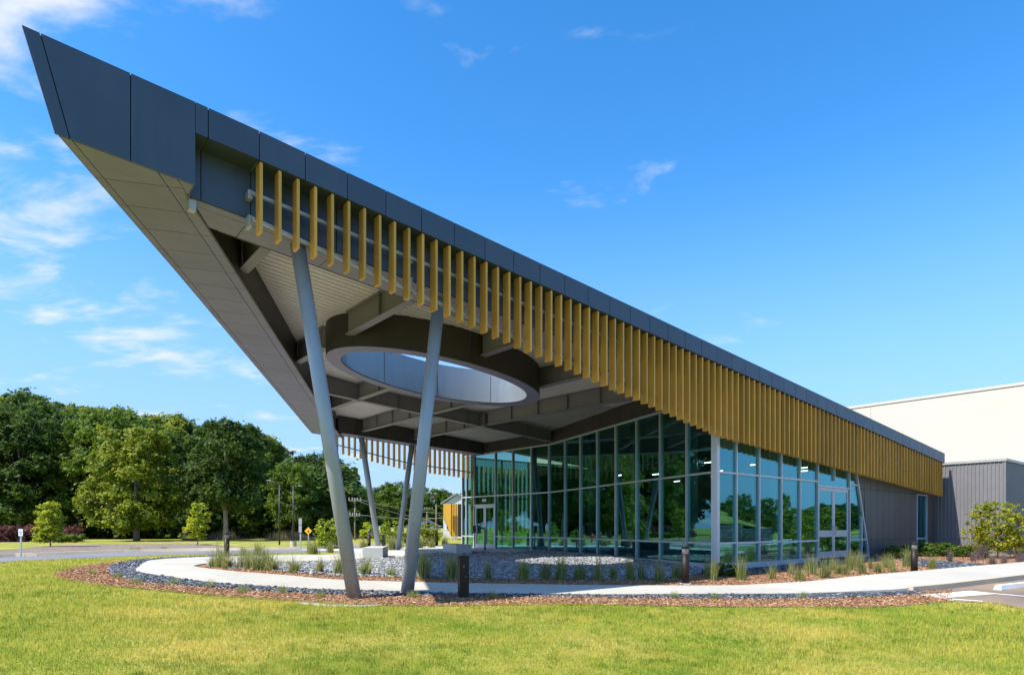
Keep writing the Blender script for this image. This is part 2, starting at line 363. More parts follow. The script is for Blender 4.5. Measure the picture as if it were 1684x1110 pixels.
# ------------------------------------------------------------------ ground sheets
def sheet(name, pts_xy, up, mat, thick=0, cut=True, clip=None, parent=None, upf=None, kind='structure'):
    """flat polygon laid on the terrain; pts in world xy. clip=(s0,s1) keeps a slab between two s values"""
    vs_ = [Vector((x, y, 0)) for x, y in pts_xy]
    tris = tessellate_polygon([vs_])
    bm = bmesh.new(); bv = [bm.verts.new(v) for v in vs_]
    for t in tris:
        try: bm.faces.new([bv[i] for i in t])
        except ValueError: pass
    def bis(co, no, inner=False, outer=False):
        bmesh.ops.bisect_plane(bm, geom=bm.verts[:] + bm.edges[:] + bm.faces[:], plane_co=co, plane_no=no, clear_inner=inner, clear_outer=outer)
    if clip:
        bis(W(clip[0], 0), (U[0], U[1], 0), inner=True); bis(W(clip[1], 0), (U[0], U[1], 0), outer=True)
    if cut:
        for d in range(3, 17): bis(W(0, d), (Wd[0], Wd[1], 0))
        for s in range(16, 31): bis(W(s, 0), (U[0], U[1], 0))
    if not bm.faces: bm.free(); return None
    for v in bm.verts:
        v.co.z = float(ground(v.co.x, v.co.y)) + up + (upf(v.co.x, v.co.y) if upf else 0)
    bmesh.ops.recalc_face_normals(bm, faces=bm.faces)
    if sum(f.normal.z * f.calc_area() for f in bm.faces) < 0: bmesh.ops.reverse_faces(bm, faces=bm.faces)
    if thick:
        top = list(bm.faces); r = bmesh.ops.extrude_face_region(bm, geom=top)
        for g in r['geom']:
            if isinstance(g, bmesh.types.BMVert): g.co.z += thick
        for v in bm.verts:
            pass
        bmesh.ops.recalc_face_normals(bm, faces=bm.faces)
    me = bpy.data.meshes.new(name); bm.to_mesh(me); bm.free()
    o = link(name, me, parent, mat, off=False)
    if parent is None: tag(o, kind=kind)
    return o
def smooth_pts(P, n=4, closed=False):
    """Catmull-Rom through the points"""
    P = [Vector(p) for p in P]; out = []; k = len(P)
    for i in range(k if closed else k - 1):
        a = P[(i - 1) % k] if closed or i else P[0]; b = P[i]; c = P[(i + 1) % k]; d = P[(i + 2) % k] if closed or i + 2 < k else P[-1]
        for j in range(n):
            t = j / n; out.append(.5 * ((2 * b) + (c - a) * t + (2 * a - 5 * b + 4 * c - d) * t * t + (3 * b - 3 * c + d - a) * t ** 3))
    if not closed: out.append(P[-1])
    return [tuple(q)[:2] for q in out]
def line_px(L, n=3): return smooth_pts([GP(*p) for p in L], n)

lawn = sheet('lawn', [(-900, -60), (900, -60), (1500, 2500), (-1500, 2500)], 0, M['lawn'])
# outer bed of bark mulch round the walk
mulch_near = line_px([(87, 946), (120, 957), (200, 966), (330, 978), (480, 989), (590, 996), (750, 997), (900, 995), (1100, 997), (1200, 999), (1300, 999), (1400, 1000), (1480, 997), (1565, 989)])
mulch_far = line_px([(87, 946), (112, 936), (165, 927), (230, 921), (300, 916), (390, 913.5), (440, 913)])
walk_out = line_px([(221, 939.5), (236, 945), (330, 958), (480, 969), (590, 973), (700, 976), (760, 977.5), (900, 979), (1000, 980), (1200, 979), (1300, 978.5), (1440, 976), (1490, 974), (1550, 968), (1600, 962), (1684, 951), (1800, 936)])
walk_in = line_px([(318, 932.5), (332, 935.5), (400, 943), (480, 949), (560, 956), (700, 960), (770, 961.5), (860, 963), (1030, 965), (1190, 965), (1240, 964), (1350, 960), (1440, 952), (1570, 940), (1684, 930), (1800, 921)])
walk_top = line_px([(221, 939.5), (232, 930), (247, 923), (300, 918.5), (345, 916.5), (460, 914.5), (560, 912.5), (600, 911)])
rock_out = line_px([(178, 938), (184, 945), (215, 954), (260, 961), (400, 971.5), (480, 976), (590, 980), (700, 981), (900, 982.5), (1100, 985), (1200, 986), (1400, 984), (1480, 980), (1525, 976)])
rock_top = line_px([(178, 938), (186, 930), (210, 924.5), (260, 919), (345, 915), (440, 913.5)])
bed_top = line_px([(318, 932.5), (330, 929.5), (360, 927.5), (460, 926), (570, 923), (640, 919), (692, 913.5), (735, 909), (790, 908), (832, 910.5), (868, 907.5)], 2)
GA, GB, GC = (16.9, 11.1), (20.6, 22.6), (20.4, 29.6)     # glass line: corner, fold, far end
glass_xy = [W(*GB)[:2], W(*GA)[:2]]
right_front = [W(16.9, 11.05)[:2], W(35.2, 11.05)[:2], W(35.2, 8.35)[:2], W(60, 8.35)[:2]]
# everything between the inner edge of the walk and the building: mulch over lawn, gravel on it
mulch_outer = sheet('mulch_bed', mulch_near + [GP(1540, 983), GP(1503, 976.5)] + walk_out[::-1][8:] + [p for p in walk_top[1:9]] + mulch_far[::-1][:-1], .012, M['mulch'])
mulch_inner = sheet('mulch_bed', walk_in + [W(60, 8.3)[:2], W(35.2, 8.3)[:2], W(35.2, 11.4)[:2], W(16.9, 11.4)[:2], W(*GB)[:2]] + bed_top[::-1][:-1], .014, M['mulch'])
for o_, l_ in ((mulch_outer, 'a'), (mulch_inner, 'b')): pass
rock_poly = rock_out + walk_out[:38][::-1] + walk_top[1:10] + rock_top[::-1][:-1]
rock_sheet = sheet('river_rock_bed', rock_poly, .02, M['rockbase'])
# grey gravel under the canopy, kept back from the walk by a strip of mulch
grav_in = line_px([(345, 931.5), (400, 937), (480, 942), (560, 948), (700, 951), (770, 952.5), (860, 953.5), (1000, 954.5), (1080, 952), (1150, 945)])
grav_poly = grav_in + [W(17.4, 10.75)[:2], W(16.9, 11.3)[:2], W(*GB)[:2]] + bed_top[::-1][1:-3]
grav_sheet = sheet('gravel_bed', grav_poly, .03, M['gravbase'])
# strip of river rock along the front wall and the patch by the second bollard
rock2_poly = [W(17.0, 10.95)[:2], W(17.3, 10.25)[:2], W(26, 10.3)[:2], W(30, 10.2)[:2], W(30, 10.95)[:2]]
rock3_poly = [GP(*p) for p in [(1480, 921), (1520, 922), (1580, 926), (1635, 932), (1560, 941), (1530, 934), (1490, 928)]]
sheet('river_rock_bed', rock2_poly, .022, M['rockbase']); sheet('river_rock_bed', rock3_poly, .022, M['rockbase'])
# concrete walk, in slabs
walk_poly = walk_out + walk_in[::-1] + bed_top[1:9] + [GP(600, 919)] + walk_top[::-1][:-1]
def walk_up(x, y):
    s, d = SD(x, y); return .09 * min(1, max(0, (s - 14) / 4))
wroot = empty('concrete_walk', (0, 0, 0)); tag(wroot, kind='structure')
joints = [-30, -2, 1.2, 4.0, 6.45, 8.95, 11.6, 14.3, 17, 19.8, 22.6, 25.4, 28.2, 31, 34, 37, 60]
for a, b in zip(joints, joints[1:]):
    sheet('slab', walk_poly, -.03, M['conc'], thick=.075, clip=(a + .009, b - .009), parent=wroot, upf=walk_up)
# plaza in front of the entrance doors
plaza = [GP(*p) for p in [(600, 919), (640, 918.5), (692, 913), (735, 908.5), (790, 907.7), (832, 910), (868, 907.2)]] + [W(*GB)[:2], W(*GC)[:2], W(20.4, 32)[:2], W(12, 32)[:2]] + [GP(570, 906.5), GP(575, 911)]
sheet('plaza', plaza, -.03, M['plaza'], thick=.07)
# road on the far side, with kerbs and island bed
road_n = line_px([(-160, 938), (0, 925), (30, 923), (120, 919), (230, 914.5), (340, 911), (430, 910), (500, 909), (580, 906), (660, 902)])
road_f = line_px([(-160, 926), (0, 916.5), (60, 914.5), (150, 911), (230, 908), (330, 905.8), (430, 904.5), (510, 902.5), (580, 900), (660, 897.5)])
sheet('road', road_n + road_f[::-1], .012, M['asph'])
def kerb(name, L, wd, h, mat, label=None, up=0, ramp=0, slope=0):
    mb = MB(); H_ = h
    for q_, ((x0, y0), (x1, y1)) in enumerate(zip(L, L[1:])):
        up = 0; h = H_ if q_ < len(L) - 1 - ramp else .03
        t = Vector((x1 - x0, y1 - y0)).normalized(); n = Vector((-t.y, t.x)) * wd
        z0, z1 = float(ground(x0, y0)), float(ground(x1, y1))
        e_ = -n.normalized() * slope
        mb.hexa([(x0 + e_.x, y0 + e_.y, z0 - .02), (x1 + e_.x, y1 + e_.y, z1 - .02), (x1 + n.x, y1 + n.y, z1 - .1), (x0 + n.x, y0 + n.y, z0 - .1), (x0, y0, z0 + h + up), (x1, y1, z1 + h + up), (x1 + n.x, y1 + n.y, z1 + h + up), (x0 + n.x, y0 + n.y, z0 + h + up)])
    return tag(mb.build(name, mat), kind='structure')
kerb('kerb', road_f, .22, .14, M['kerb'], slope=.16)
far_bed = [(x, y + .26) for x, y in road_f[:19]] + line_px([(330, 899), (200, 900), (110, 902), (60, 906), (20, 911), (-30, 914)])
nfb = len(road_f[:19]); far_set = [tuple(p) for p in far_bed[nfb:]]
sheet('planting_bed', far_bed, -.35, M['bedfar'], thick=.4, cut=False, upf=lambda x, y: .16 if min(math.hypot(x - a, y - b) for a, b in far_set) < .01 else 0)
# parking bay at the right, with kerb along the walk, lines and a wheel stop
park = [GP(*p) for p in [(1496, 975.5), (1560, 966), (1610, 960), (1684, 949), (1800, 934)]] + [GP(1900, 985), GP(1760, 998), (9.8, 11.3), GP(1640, 993), GP(1560, 988.5), GP(1538, 983)]
sheet('parking_lot', park, .016, M['asphp'])
kerb('kerb', line_px([(1484, 976.2), (1550, 970), (1600, 964), (1684, 953.2), (1800, 938)])[::-1], -.16, .142, M['kerb'], ramp=1)
def stripe(a, b, wd, up=.024, name='painted_line', mat=None):
    (x0, y0), (x1, y1) = GP(*a), GP(*b); t = Vector((x1 - x0, y1 - y0)).normalized(); n = Vector((-t.y, t.x)) * wd / 2
    q = [(x0 - n.x, y0 - n.y), (x1 - n.x, y1 - n.y), (x1 + n.x, y1 + n.y), (x0 + n.x, y0 + n.y)]
    return tag(sheet(name, q, up, mat or M['paintw'], cut=False), kind='structure')
stripe((1530, 982), (1618, 975), .55); stripe((1584, 973.5), (1600, 975.5), .14); stripe((1622, 976), (1700, 983), .12); stripe((1530, 984), (1616, 990), .12)
(wx, wy), (wx2, wy2) = GP(1640, 971), GP(1700, 961)
ws = empty('wheel_stop', (wx, wy, float(ground(wx, wy)) + .016), math.atan2(wy2 - wy, wx2 - wx), 'white concrete wheel stop in the parking bay at the right edge', 'wheel stop')
mb = MB(); mb.hexa([(0, -.09, 0), (1.8, -.09, 0), (1.8, .09, 0), (0, .09, 0), (.03, -.055, .12), (1.77, -.055, .12), (1.77, .055, .12), (.03, .055, .12)]); mb.build('stop_block', M['paintw'], ws, bevel=.012, off=False)
mb = MB()
for x in (.3, 1.5): mb.tube([(x, 0, .118), (x, 0, .128)], .016, 8)
mb.build('anchor_pin', M['post'], ws, off=False)
# low concrete footing edge by the near columns
fp = [GP(*p) for p in [(488, 991), (545, 995), (600, 996.4), (635, 995.8), (600, 998.4), (540, 997.4), (500, 993.6)]]
sheet('column_footing', fp, .0, M['plaza'], thick=.02, cut=False)

# ------------------------------------------------------------------ scattered ground cover
def inside(poly, x, y):
    P = np.asarray(poly); n = len(P); r = np.zeros(len(x), bool); j = n - 1
    for i in range(n):
        xi, yi = P[i]; xj, yj = P[j]
        c = ((yi > y) != (yj > y)) & (x < (xj - xi) * (y - yi) / (yj - yi + 1e-12) + xi); r ^= c; j = i
    return r
def sample(poly, dens, excl=()):
    P = np.asarray(poly); a, b = P.min(0), P.max(0); n = int((b[0] - a[0]) * (b[1] - a[1]) * dens)
    x = rng.uniform(a[0], b[0], n); y = rng.uniform(a[1], b[1], n); k = inside(poly, x, y)
    for e in excl: k &= ~inside(e, x, y)
    return x[k], y[k]
ico = bmesh.new(); bmesh.ops.create_icosphere(ico, subdivisions=1, radius=1)
ICO_V = np.array([v.co[:] for v in ico.verts]); ICO_F = np.array([[v.index for v in f.verts] for f in ico.faces]); ico.free()
def stones(name, polys, dens, size, mat, label, up, maxy=60, flat=.55):
    X, Y = [], []
    for p in polys:
        x, y = sample(p, dens); keep = (y < maxy) & (rng.random(len(x)) < np.clip((16 / np.hypot(x, y)) ** 1.3, 0.12, 1)); X.append(x[keep]); Y.append(y[keep])
    x = np.concatenate(X); y = np.concatenate(Y); n = len(x); r = np.hypot(x, y)
    sz = rng.uniform(size[0], size[1], n) * np.clip(r / 16, 1, 2.0) ** .7
    ax = rng.uniform(.65, 1.3, (n, 3)); ax[:, 2] *= flat
    V = ICO_V[None] * (1 + rng.normal(0, .13, (n, 12, 1))) * (ax * sz[:, None])[:, None]
    th = rng.uniform(0, 6.28, n); tl = rng.normal(0, .35, n); c, s_ = np.cos(tl)[:, None], np.sin(tl)[:, None]
    yy = V[..., 1] * c - V[..., 2] * s_; zz = V[..., 1] * s_ + V[..., 2] * c; c, s_ = np.cos(th)[:, None], np.sin(th)[:, None]
    xx = V[..., 0] * c - yy * s_; yy = V[..., 0] * s_ + yy * c
    z = ground(x, y) + up + sz * .12
    P = np.stack([xx + x[:, None], yy + y[:, None], zz + z[:, None]], -1).reshape(-1, 3)
    F = (ICO_F[None] + (np.arange(n) * 12)[:, None, None]).reshape(-1, 3)
    o = link(name, np_mesh(name, P, F, mat, smooth=False)); tag(o, label, 'stones', kind='stuff'); return o
stones('river_rock', [rock_poly, rock2_poly, rock3_poly], 330, (.03, .055), M['rock'], 'dark slate river rock edging the white walk', .02)
stones('gravel', [grav_poly], 300, (.03, .055), M['grav'], 'pale grey crushed gravel spread under the canopy', .03)
def blades(name, x, y, h, wd, mat, label, cat, lean=.45, up=0.0, kind='stuff', z=None):
    n = len(x); a = rng.uniform(0, 6.28, n); l = np.abs(rng.normal(0, lean, n)); la = rng.uniform(0, 6.28, n)
    z = (ground(x, y) if z is None else z) + up; B = np.stack([x, y, z], -1); ex = np.stack([np.cos(a), np.sin(a), 0 * a], -1) * (wd / 2)[:, None]
    tip = B + np.stack([np.cos(la) * np.sin(l), np.sin(la) * np.sin(l), np.cos(l)], -1) * h[:, None]
    V = np.stack([B - ex, B + ex, tip], 1).reshape(-1, 3); F = np.arange(3 * n).reshape(-1, 3)
    o = link(name, np_mesh(name, V, F, mat)); tag(o, label, cat, kind=kind); return o
def chips(name, polys, dens, mat, label, excl=()):
    X, Y = [], []
    for p in polys:
        x, y = sample(p, dens, excl); k = (y < 40) & (rng.random(len(x)) < np.clip((14 / np.hypot(x, y)) ** 1.5, 0, 1)); X.append(x[k]); Y.append(y[k])
    x = np.concatenate(X); y = np.concatenate(Y); n = len(x); a = rng.uniform(0, 6.28, n); L_ = rng.uniform(.012, .034, n); w_ = rng.uniform(.003, .006, n); tz = rng.normal(0, .3, n)
    z = ground(x, y) + .022 + rng.uniform(0, .015, n)
    e1 = np.stack([np.cos(a) * L_, np.sin(a) * L_, np.sin(tz) * L_], -1); e2 = np.stack([-np.sin(a) * w_, np.cos(a) * w_, rng.normal(0, .6, n) * w_], -1); P = np.stack([x, y, z], -1)
    V = np.stack([P - e1 - e2, P + e1 - e2, P + e1 + e2, P - e1 + e2], 1).reshape(-1, 3)
    o = link(name, np_mesh(name, V, np.arange(4 * n).reshape(-1, 4), mat)); tag(o, label, 'mulch', kind='stuff'); return o
outer_poly = mulch_near + mulch_far[::-1][:-1]
mo_poly = mulch_near + walk_out[::-1][8:] + walk_top[1:9] + mulch_far[::-1][:-1]
mi_poly = walk_in + [W(45, 8.3)[:2], W(35.2, 8.3)[:2], W(35.2, 11.0)[:2], W(17.4, 10.75)[:2]] + grav_in[::-1]
chips('bark_mulch', [mo_poly, mi_poly], 1100, M['chip'], 'reddish bark mulch covering the planting beds', (rock_poly, rock2_poly, rock3_poly))
# lawn blades, thinning with distance
allbeds = mulch_near + line_px([(1565, 989), (1684, 951), (1800, 936)], 1)[1:] + [W(60, 8.3)[:2], W(40, 40)[:2], W(12, 32)[:2]] + [GP(570, 906.5)] + mulch_far[::-1][:-1]
n = 800000
rr = 4.0 * (34 / 4.0) ** rng.random(n); th = rng.uniform(-1.08, 1.08, n); gx = rr * np.sin(th); gy = rr * np.cos(th)
jx, jy = gx + rng.normal(0, .09, n), gy + rng.normal(0, .09, n)
k = ~inside(allbeds, jx, jy) & ~inside(road_n + road_f[::-1], gx, gy) & ~inside(park, gx, gy) & (gy > 2.5)
gx, gy, rr = gx[k], gy[k], rr[k]; n = len(gx)
patch = np.sin(gx * .9 + 1.3 * np.sin(gy * .7)) * np.sin(gy * 1.1 + gx * .4)
blades('lawn_grass', gx, gy, rng.uniform(.024, .066, n) * (1 + .25 * patch) * np.clip(rr / 9, .9, 1.25), rng.uniform(.006, .012, n) * np.clip(rr / 8, .8, 2.4), M['grassb'], 'sunlit yellow-green mown grass of the lawn', 'grass', .62)
nt_ = 5200; tr = 4.8 * (26 / 4.8) ** rng.random(nt_); ta = rng.uniform(-.8, .84, nt_); tx, ty = tr * np.sin(ta), tr * np.cos(ta)
kk = (np.sin(tx * 1.3 + 2 * np.sin(ty * .6)) + np.sin(ty * 1.9 - tx * .5) + rng.normal(0, .8, nt_)) > .3; tx, ty, tr = tx[kk], ty[kk], tr[kk]
gx = np.repeat(tx, 22) + rng.normal(0, .05, 22 * len(tx)); gy = np.repeat(ty, 22) + rng.normal(0, .05, 22 * len(tx)); rr = np.hypot(gx, gy)
k = ~inside(allbeds, gx, gy) & ~inside(road_n + road_f[::-1], gx, gy) & ~inside(park, gx, gy); gx, gy, rr = gx[k], gy[k], rr[k]; n = len(gx)
blades('coarse_grass', gx, gy, rng.uniform(.04, .085, n), rng.uniform(.006, .011, n) * np.clip(rr / 9, .9, 2), M['grassc'], 'deeper green coarse tufts scattered over the lawn', 'grass', .75)
# weeds straying into the outer bed
for i, (px, py, lab) in enumerate([(195, 950, 'left of the walk end'), (150, 944, 'near the left tip of the bed'), (225, 961, 'below the walk end'), (287, 962, 'below the first dark rocks'), (345, 966, 'left of the walk bend'), (400, 975, 'under the long grass row'),
        (465, 975, 'half way to the near columns'), (527, 984, 'just left of the near columns'), (678, 983, 'right behind the second near column'), (810, 984, 'right of the bronze pedestal'), (1108, 984, 'in front of the first bollard'), (1320, 984, 'between the two bollards'), (1175, 986, 'right of the first bollard')]):
    x0, y0 = GP(px, py); m_ = 160; x = x0 + rng.normal(0, .05, m_); y = y0 + rng.normal(0, .05, m_)
    o = blades('weed_tuft', x, y, rng.uniform(.06, .2, m_), rng.uniform(.008, .014, m_), M['orng'], 'small weed tuft in the front mulch bed, ' + lab, 'weed', .75, .01, None)
    o['group'] = 'weed tufts in the front bed'

# ------------------------------------------------------------------ the entrance building
BL = Vector(W(22, 18, 0))
bld = empty('entrance_building', BL, 0, 'low glass building with a sweeping pointed canopy, gold fins and slanted columns', 'building')
def P_(mb, name, mat, parent=bld, **k): return mb.build(name, mat, parent, **k)
def sub(mb, name, mat, parent, **k):            # sub-part: its parent already carries the offset
    o = mb.build(name, mat, None, **k); o.parent = parent; o.location = (0, 0, 0); return o
def top(s, d=10.5):
    b = 7.80 - .0922 * s if s >= 3 else 7.5234 - .065 * (s - 3)
    return b + .4 * min(1, max(0, (s - 11) / 9.5)) * min(max(d - 10.5, 0), 12) / 12
SOF, DECK, BEAM, RTOP = -1.25, -.47, -1.06, -.28
DN = 10.5; DFAR = 28.9
LDIR = (.506, .8625); LN = (-.8625, .506)       # direction and outward normal of the raking left edge
def left_pt(t, inw=0.0): return (.64 + LDIR[0] * t - LN[0] * inw, 10.5 + LDIR[1] * t - LN[1] * inw)
def left_s(d, inw): # s of the line parallel to the left edge, inw metres inside, at depth d
    s0, d0 = left_pt(0, inw); return s0 + (d - d0) * LDIR[0] / LDIR[1]
TEND = (DFAR - 10.5) / LDIR[1]
# --- near fascia, panel by panel
def fas(name, quad, dv):
    mb = MB(); mb.plate([W(s, d, z) for s, d, z in quad], dv); return P_(mb, name, M['fascia'], bevel=0)
inw = Vector(W(0, .03, 0)); g = .007
fas('fascia_panel', [(.27, DN, top(.27)), (.455, DN, top(.455)), (.78, DN, top(.78) + SOF), (.62, DN, top(.62) + SOF)], inw)
fas('fascia_panel', [(.455 + 2 * g, DN, top(.46)), (1.5 - g, DN, top(1.5)), (1.5 - g, DN, top(1.5) + SOF), (.78 + 2 * g, DN, top(.79) + SOF)], inw)
fas('fascia_panel', [(1.5 + g, DN, top(1.5)), (2.345, DN, top(2.345)), (2.345, DN, top(2.345) + SOF), (1.5 + g, DN, top(1.5) + SOF)], inw)
js = [2.345, 2.53, 3.29] + [3.29 + .75 * i for i in range(1, 42)] + [34.6]
THIN = .46
for a, b in zip(js, js[1:]):
    a_, b_ = a + g, b - g
    fas('fascia_panel', [(a_, DN, top(a_)), (b_, DN, top(b_)), (b_, DN, top(b_) - THIN), (a_, DN, top(a_) - THIN)], inw)
    mb = MB(); mb.sbox(a_, b_, DN + .031, 10.95, lambda s, d: top(s) - THIN, lambda s, d: top(s) - THIN + .02); P_(mb, 'fascia_return', M['fascia'])
# end cap of the tall corner piece, dark core behind the open joints
mb = MB(); mb.sbox(2.325, 2.345, DN + .031, 10.95, lambda s, d: top(s) + SOF, lambda s, d: top(s) - THIN); P_(mb, 'fascia_return', M['fascia'])
mb = MB()
mb.plate([W(.36, DN + .032, top(.36) - .01), W(2.3, DN + .032, top(2.3) - .01), W(2.3, DN + .032, top(2.3) + SOF + .03), W(.69, DN + .032, top(.69) + SOF + .03)], Vector(W(0, .05, 0)))
mb.sbox(2.3, 34.58, DN + .032, DN + .082, lambda s, d: top(s) - THIN + .022, lambda s, d: top(s) - .01); P_(mb, 'fascia_backing', M['dark'])
# recessed panels behind the fins
rj = [2.36, 2.53, 3.29] + [3.29 + 1.5 * i for i in range(1, 22)]
for a, b in zip(rj, rj[1:]):
    mb = MB(); mb.sbox(a + g, b - g, 10.95, 10.98, lambda s, d: top(s) + SOF + .02, lambda s, d: top(s) - THIN + .02); P_(mb, 'recess_panel', M['fascia'])
mb = MB(); mb.sbox(2.36, 34.5, 10.982, 11.03, lambda s, d: top(s) + SOF + .03, lambda s, d: top(s) - .35); P_(mb, 'recess_backing', M['dark'])
# --- raking left fascia and far fascia
nl = 15
for i in range(nl):
    t0, t1 = TEND * i / nl + .008, TEND * (i + 1) / nl - .008
    def lp(t, up):
        s, d = left_pt(t); dd = .32 if up else 0.0
        return (s - .37 * (1 if up else 0), d, top(s, d) + (0 if up else SOF))
    mb = MB(); mb.plate([W(*lp(t0, 1)), W(*lp(t1, 1)), W(*lp(t1, 0)), W(*lp(t0, 0))], Vector((W(.03, -.01, 0)))); P_(mb, 'fascia_panel', M['fascia'])
fj = [11.44 + .75 * i for i in range(13)]
for a, b in zip(fj, fj[1:]):
    lo = SOF if a < 12.5 else -THIN
    mb = MB(); mb.sbox(a + g, b - g, DFAR - .03, DFAR, lambda s, d: top(s, d) + lo, lambda s, d: top(s, d)); P_(mb, 'fascia_panel', M['fascia'])
mb = MB(); mb.sbox(12.2, 20.4, 28.46, 28.5, lambda s, d: top(s, d) + SOF + .02, lambda s, d: top(s, d) - .3); P_(mb, 'recess_panel', M['fascia'])
# --- soffit bands: three strips of panels along the rake, two along the front and the back
th = Vector((0, 0, .02))
cross = [-.45, 1.02] + [1.02 + .76 * i for i in range(1, 30)]
def clip_line(t, inw):                            # keep the rake band behind the front panels and before the far edge
    return left_pt(t, inw)
for lo, hi in ((.012, .125), (.139, 1.02), (1.034, 1.25)):
    for a, b in zip(cross, cross[1:]):
        q = []
        for t, w_ in ((a + .007, lo), (b - .007, lo), (b - .007, hi), (a + .007, hi)):
            s, d = left_pt(t, w_); d = min(max(d, 10.54), DFAR - .03); s = left_s(d, w_); q.append(W(s, d, top(s, d) + SOF))
        if (Vector(q[0]) - Vector(q[1])).length < .05 and (Vector(q[2]) - Vector(q[3])).length < .05: continue
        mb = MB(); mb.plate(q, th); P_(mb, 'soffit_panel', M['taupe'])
mb = MB(); nb = 30
for i in range(nb):
    d0, d1 = 10.545 + (DFAR - .06 - 10.545) * i / nb, 10.545 + (DFAR - .06 - 10.545) * (i + 1) / nb
    mb.plate([W(s, d, top(s, d) + SOF + .03) for s, d in [(left_s(d0, .04) + (.25 if i == 0 else 0), d0), (left_s(d1, .04), d1), (left_s(d1, 1.24), d1), (left_s(d0, 1.24), d0)]], Vector((0, 0, .02)))
P_(mb, 'soffit_backing', M['dark'])
mb = MB(); mb.plate([W(s, d, top(s, d) + SOF) for s, d in [(left_s(10.54, 1.262), 10.54), (2.34, 10.54), (2.34, 10.97), (left_s(10.97, 1.262), 10.97)]], th); P_(mb, 'soffit_panel', M['taupe'])
for d0, d1 in ((10.985, 11.155), (11.169, 11.77)):
    for k_, (a, b) in enumerate(zip([2.0] + rj[2:], rj[2:])):
        a2, b2 = max(a, left_s(d0, 1.262)) + g, b - g
        if b2 - a2 < .1: continue
        q = [(a2, d0), (b2, d0), (b2, d1), (max(a2, left_s(d1, 1.262)), d1)]
        if b > 17.6: break
        mb = MB(); mb.plate([W(s, d, top(s, d) + SOF) for s, d in q], th); P_(mb, 'soffit_panel', M['taupe'])
mb = MB(); mb.sbox(3.0, 17.2, 11.0, 11.76, lambda s, d: top(s, d) + SOF + .024, lambda s, d: top(s, d) + SOF + .05); P_(mb, 'soffit_backing', M['dark'])
fsp = [left_s(28, 1.262)] + [12.2 + 1.03 * i for i in range(0, 9)]
for a, b in zip(fsp, fsp[1:]):
    for d0, d1 in ((27.6, 28.1), (28.115, 28.45)):
        a2 = max(a, left_s(d1, 1.262)); 
        if b - a2 < .1: continue
        mb = MB(); mb.plate([W(s, d, top(s, d) + SOF) for s, d in [(a2 + g, d0), (b - g, d0), (b - g, d1), (a2 + g, d1)]], th); P_(mb, 'soffit_panel', M['taupe'])
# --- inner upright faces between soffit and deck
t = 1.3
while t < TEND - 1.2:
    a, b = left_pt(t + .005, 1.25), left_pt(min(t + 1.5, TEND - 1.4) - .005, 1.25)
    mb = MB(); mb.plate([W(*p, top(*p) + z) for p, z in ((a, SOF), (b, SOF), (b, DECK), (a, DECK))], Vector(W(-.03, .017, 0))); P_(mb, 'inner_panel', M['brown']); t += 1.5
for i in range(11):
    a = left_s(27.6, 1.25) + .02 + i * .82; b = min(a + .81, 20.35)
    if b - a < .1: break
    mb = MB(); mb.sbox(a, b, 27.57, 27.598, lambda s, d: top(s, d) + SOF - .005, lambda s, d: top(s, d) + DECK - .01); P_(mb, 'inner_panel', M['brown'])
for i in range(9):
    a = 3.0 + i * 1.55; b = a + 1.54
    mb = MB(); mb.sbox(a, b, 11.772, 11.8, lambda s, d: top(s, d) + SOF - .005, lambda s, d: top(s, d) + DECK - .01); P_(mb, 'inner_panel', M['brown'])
# --- oculus
OC = (10.34, 16.17); RI = (3.03, 1.78); RO = (3.44, 2.17); OB = -1.33
def ell(rad, a): return (OC[0] + rad[0] * math.cos(a), OC[1] + rad[1] * math.sin(a))
def ring_part(name, r0, z0, r1, z1, a0, a1, mat, n=14, thick=None):
    mb = MB()
    for i in range(n):
        x, y = a0 + (a1 - a0) * i / n, a0 + (a1 - a0) * (i + 1) / n
        A, B_, Cc, D_ = ell(r0, x), ell(r0, y), ell(r1, y), ell(r1, x)
        mb.poly([W(*A, top(*A) + z0), W(*B_, top(*B_) + z0), W(*Cc, top(*Cc) + z1), W(*D_, top(*D_) + z1)])
    me_o = P_(mb, name, mat); bm = bmesh.new(); bm.from_mesh(me_o.data); bmesh.ops.remove_doubles(bm, verts=bm.verts, dist=1e-4); bmesh.ops.recalc_face_normals(bm, faces=bm.faces); bm.to_mesh(me_o.data); bm.free()
    for p in me_o.data.polygons: p.use_smooth = True
    md = me_o.modifiers.new('thick', 'SOLIDIFY'); md.thickness = .02; md.offset = 0; md.use_rim = False
    return me_o
cuts = [-.28, .55, 1.25, 1.9, 2.62, 3.5, 4.1, 4.95, -.28 + 2 * math.pi]
for a, b in zip(cuts, cuts[1:]):
    ring_part('oculus_panel', RI, OB + .012, RI, -.25, a + .004, b - .004, M['collar'])
    ring_part('oculus_rim', (RI[0] + .012, RI[1] + .012), OB, RO, OB, a + .002, b - .002, M['taupe'])
for i in range(6): ring_part('oculus_apron', RO, OB + .01, RO, DECK + .03, i * math.pi / 3 + .003 + .4, (i + 1) * math.pi / 3 - .003 + .4, M['brown'])
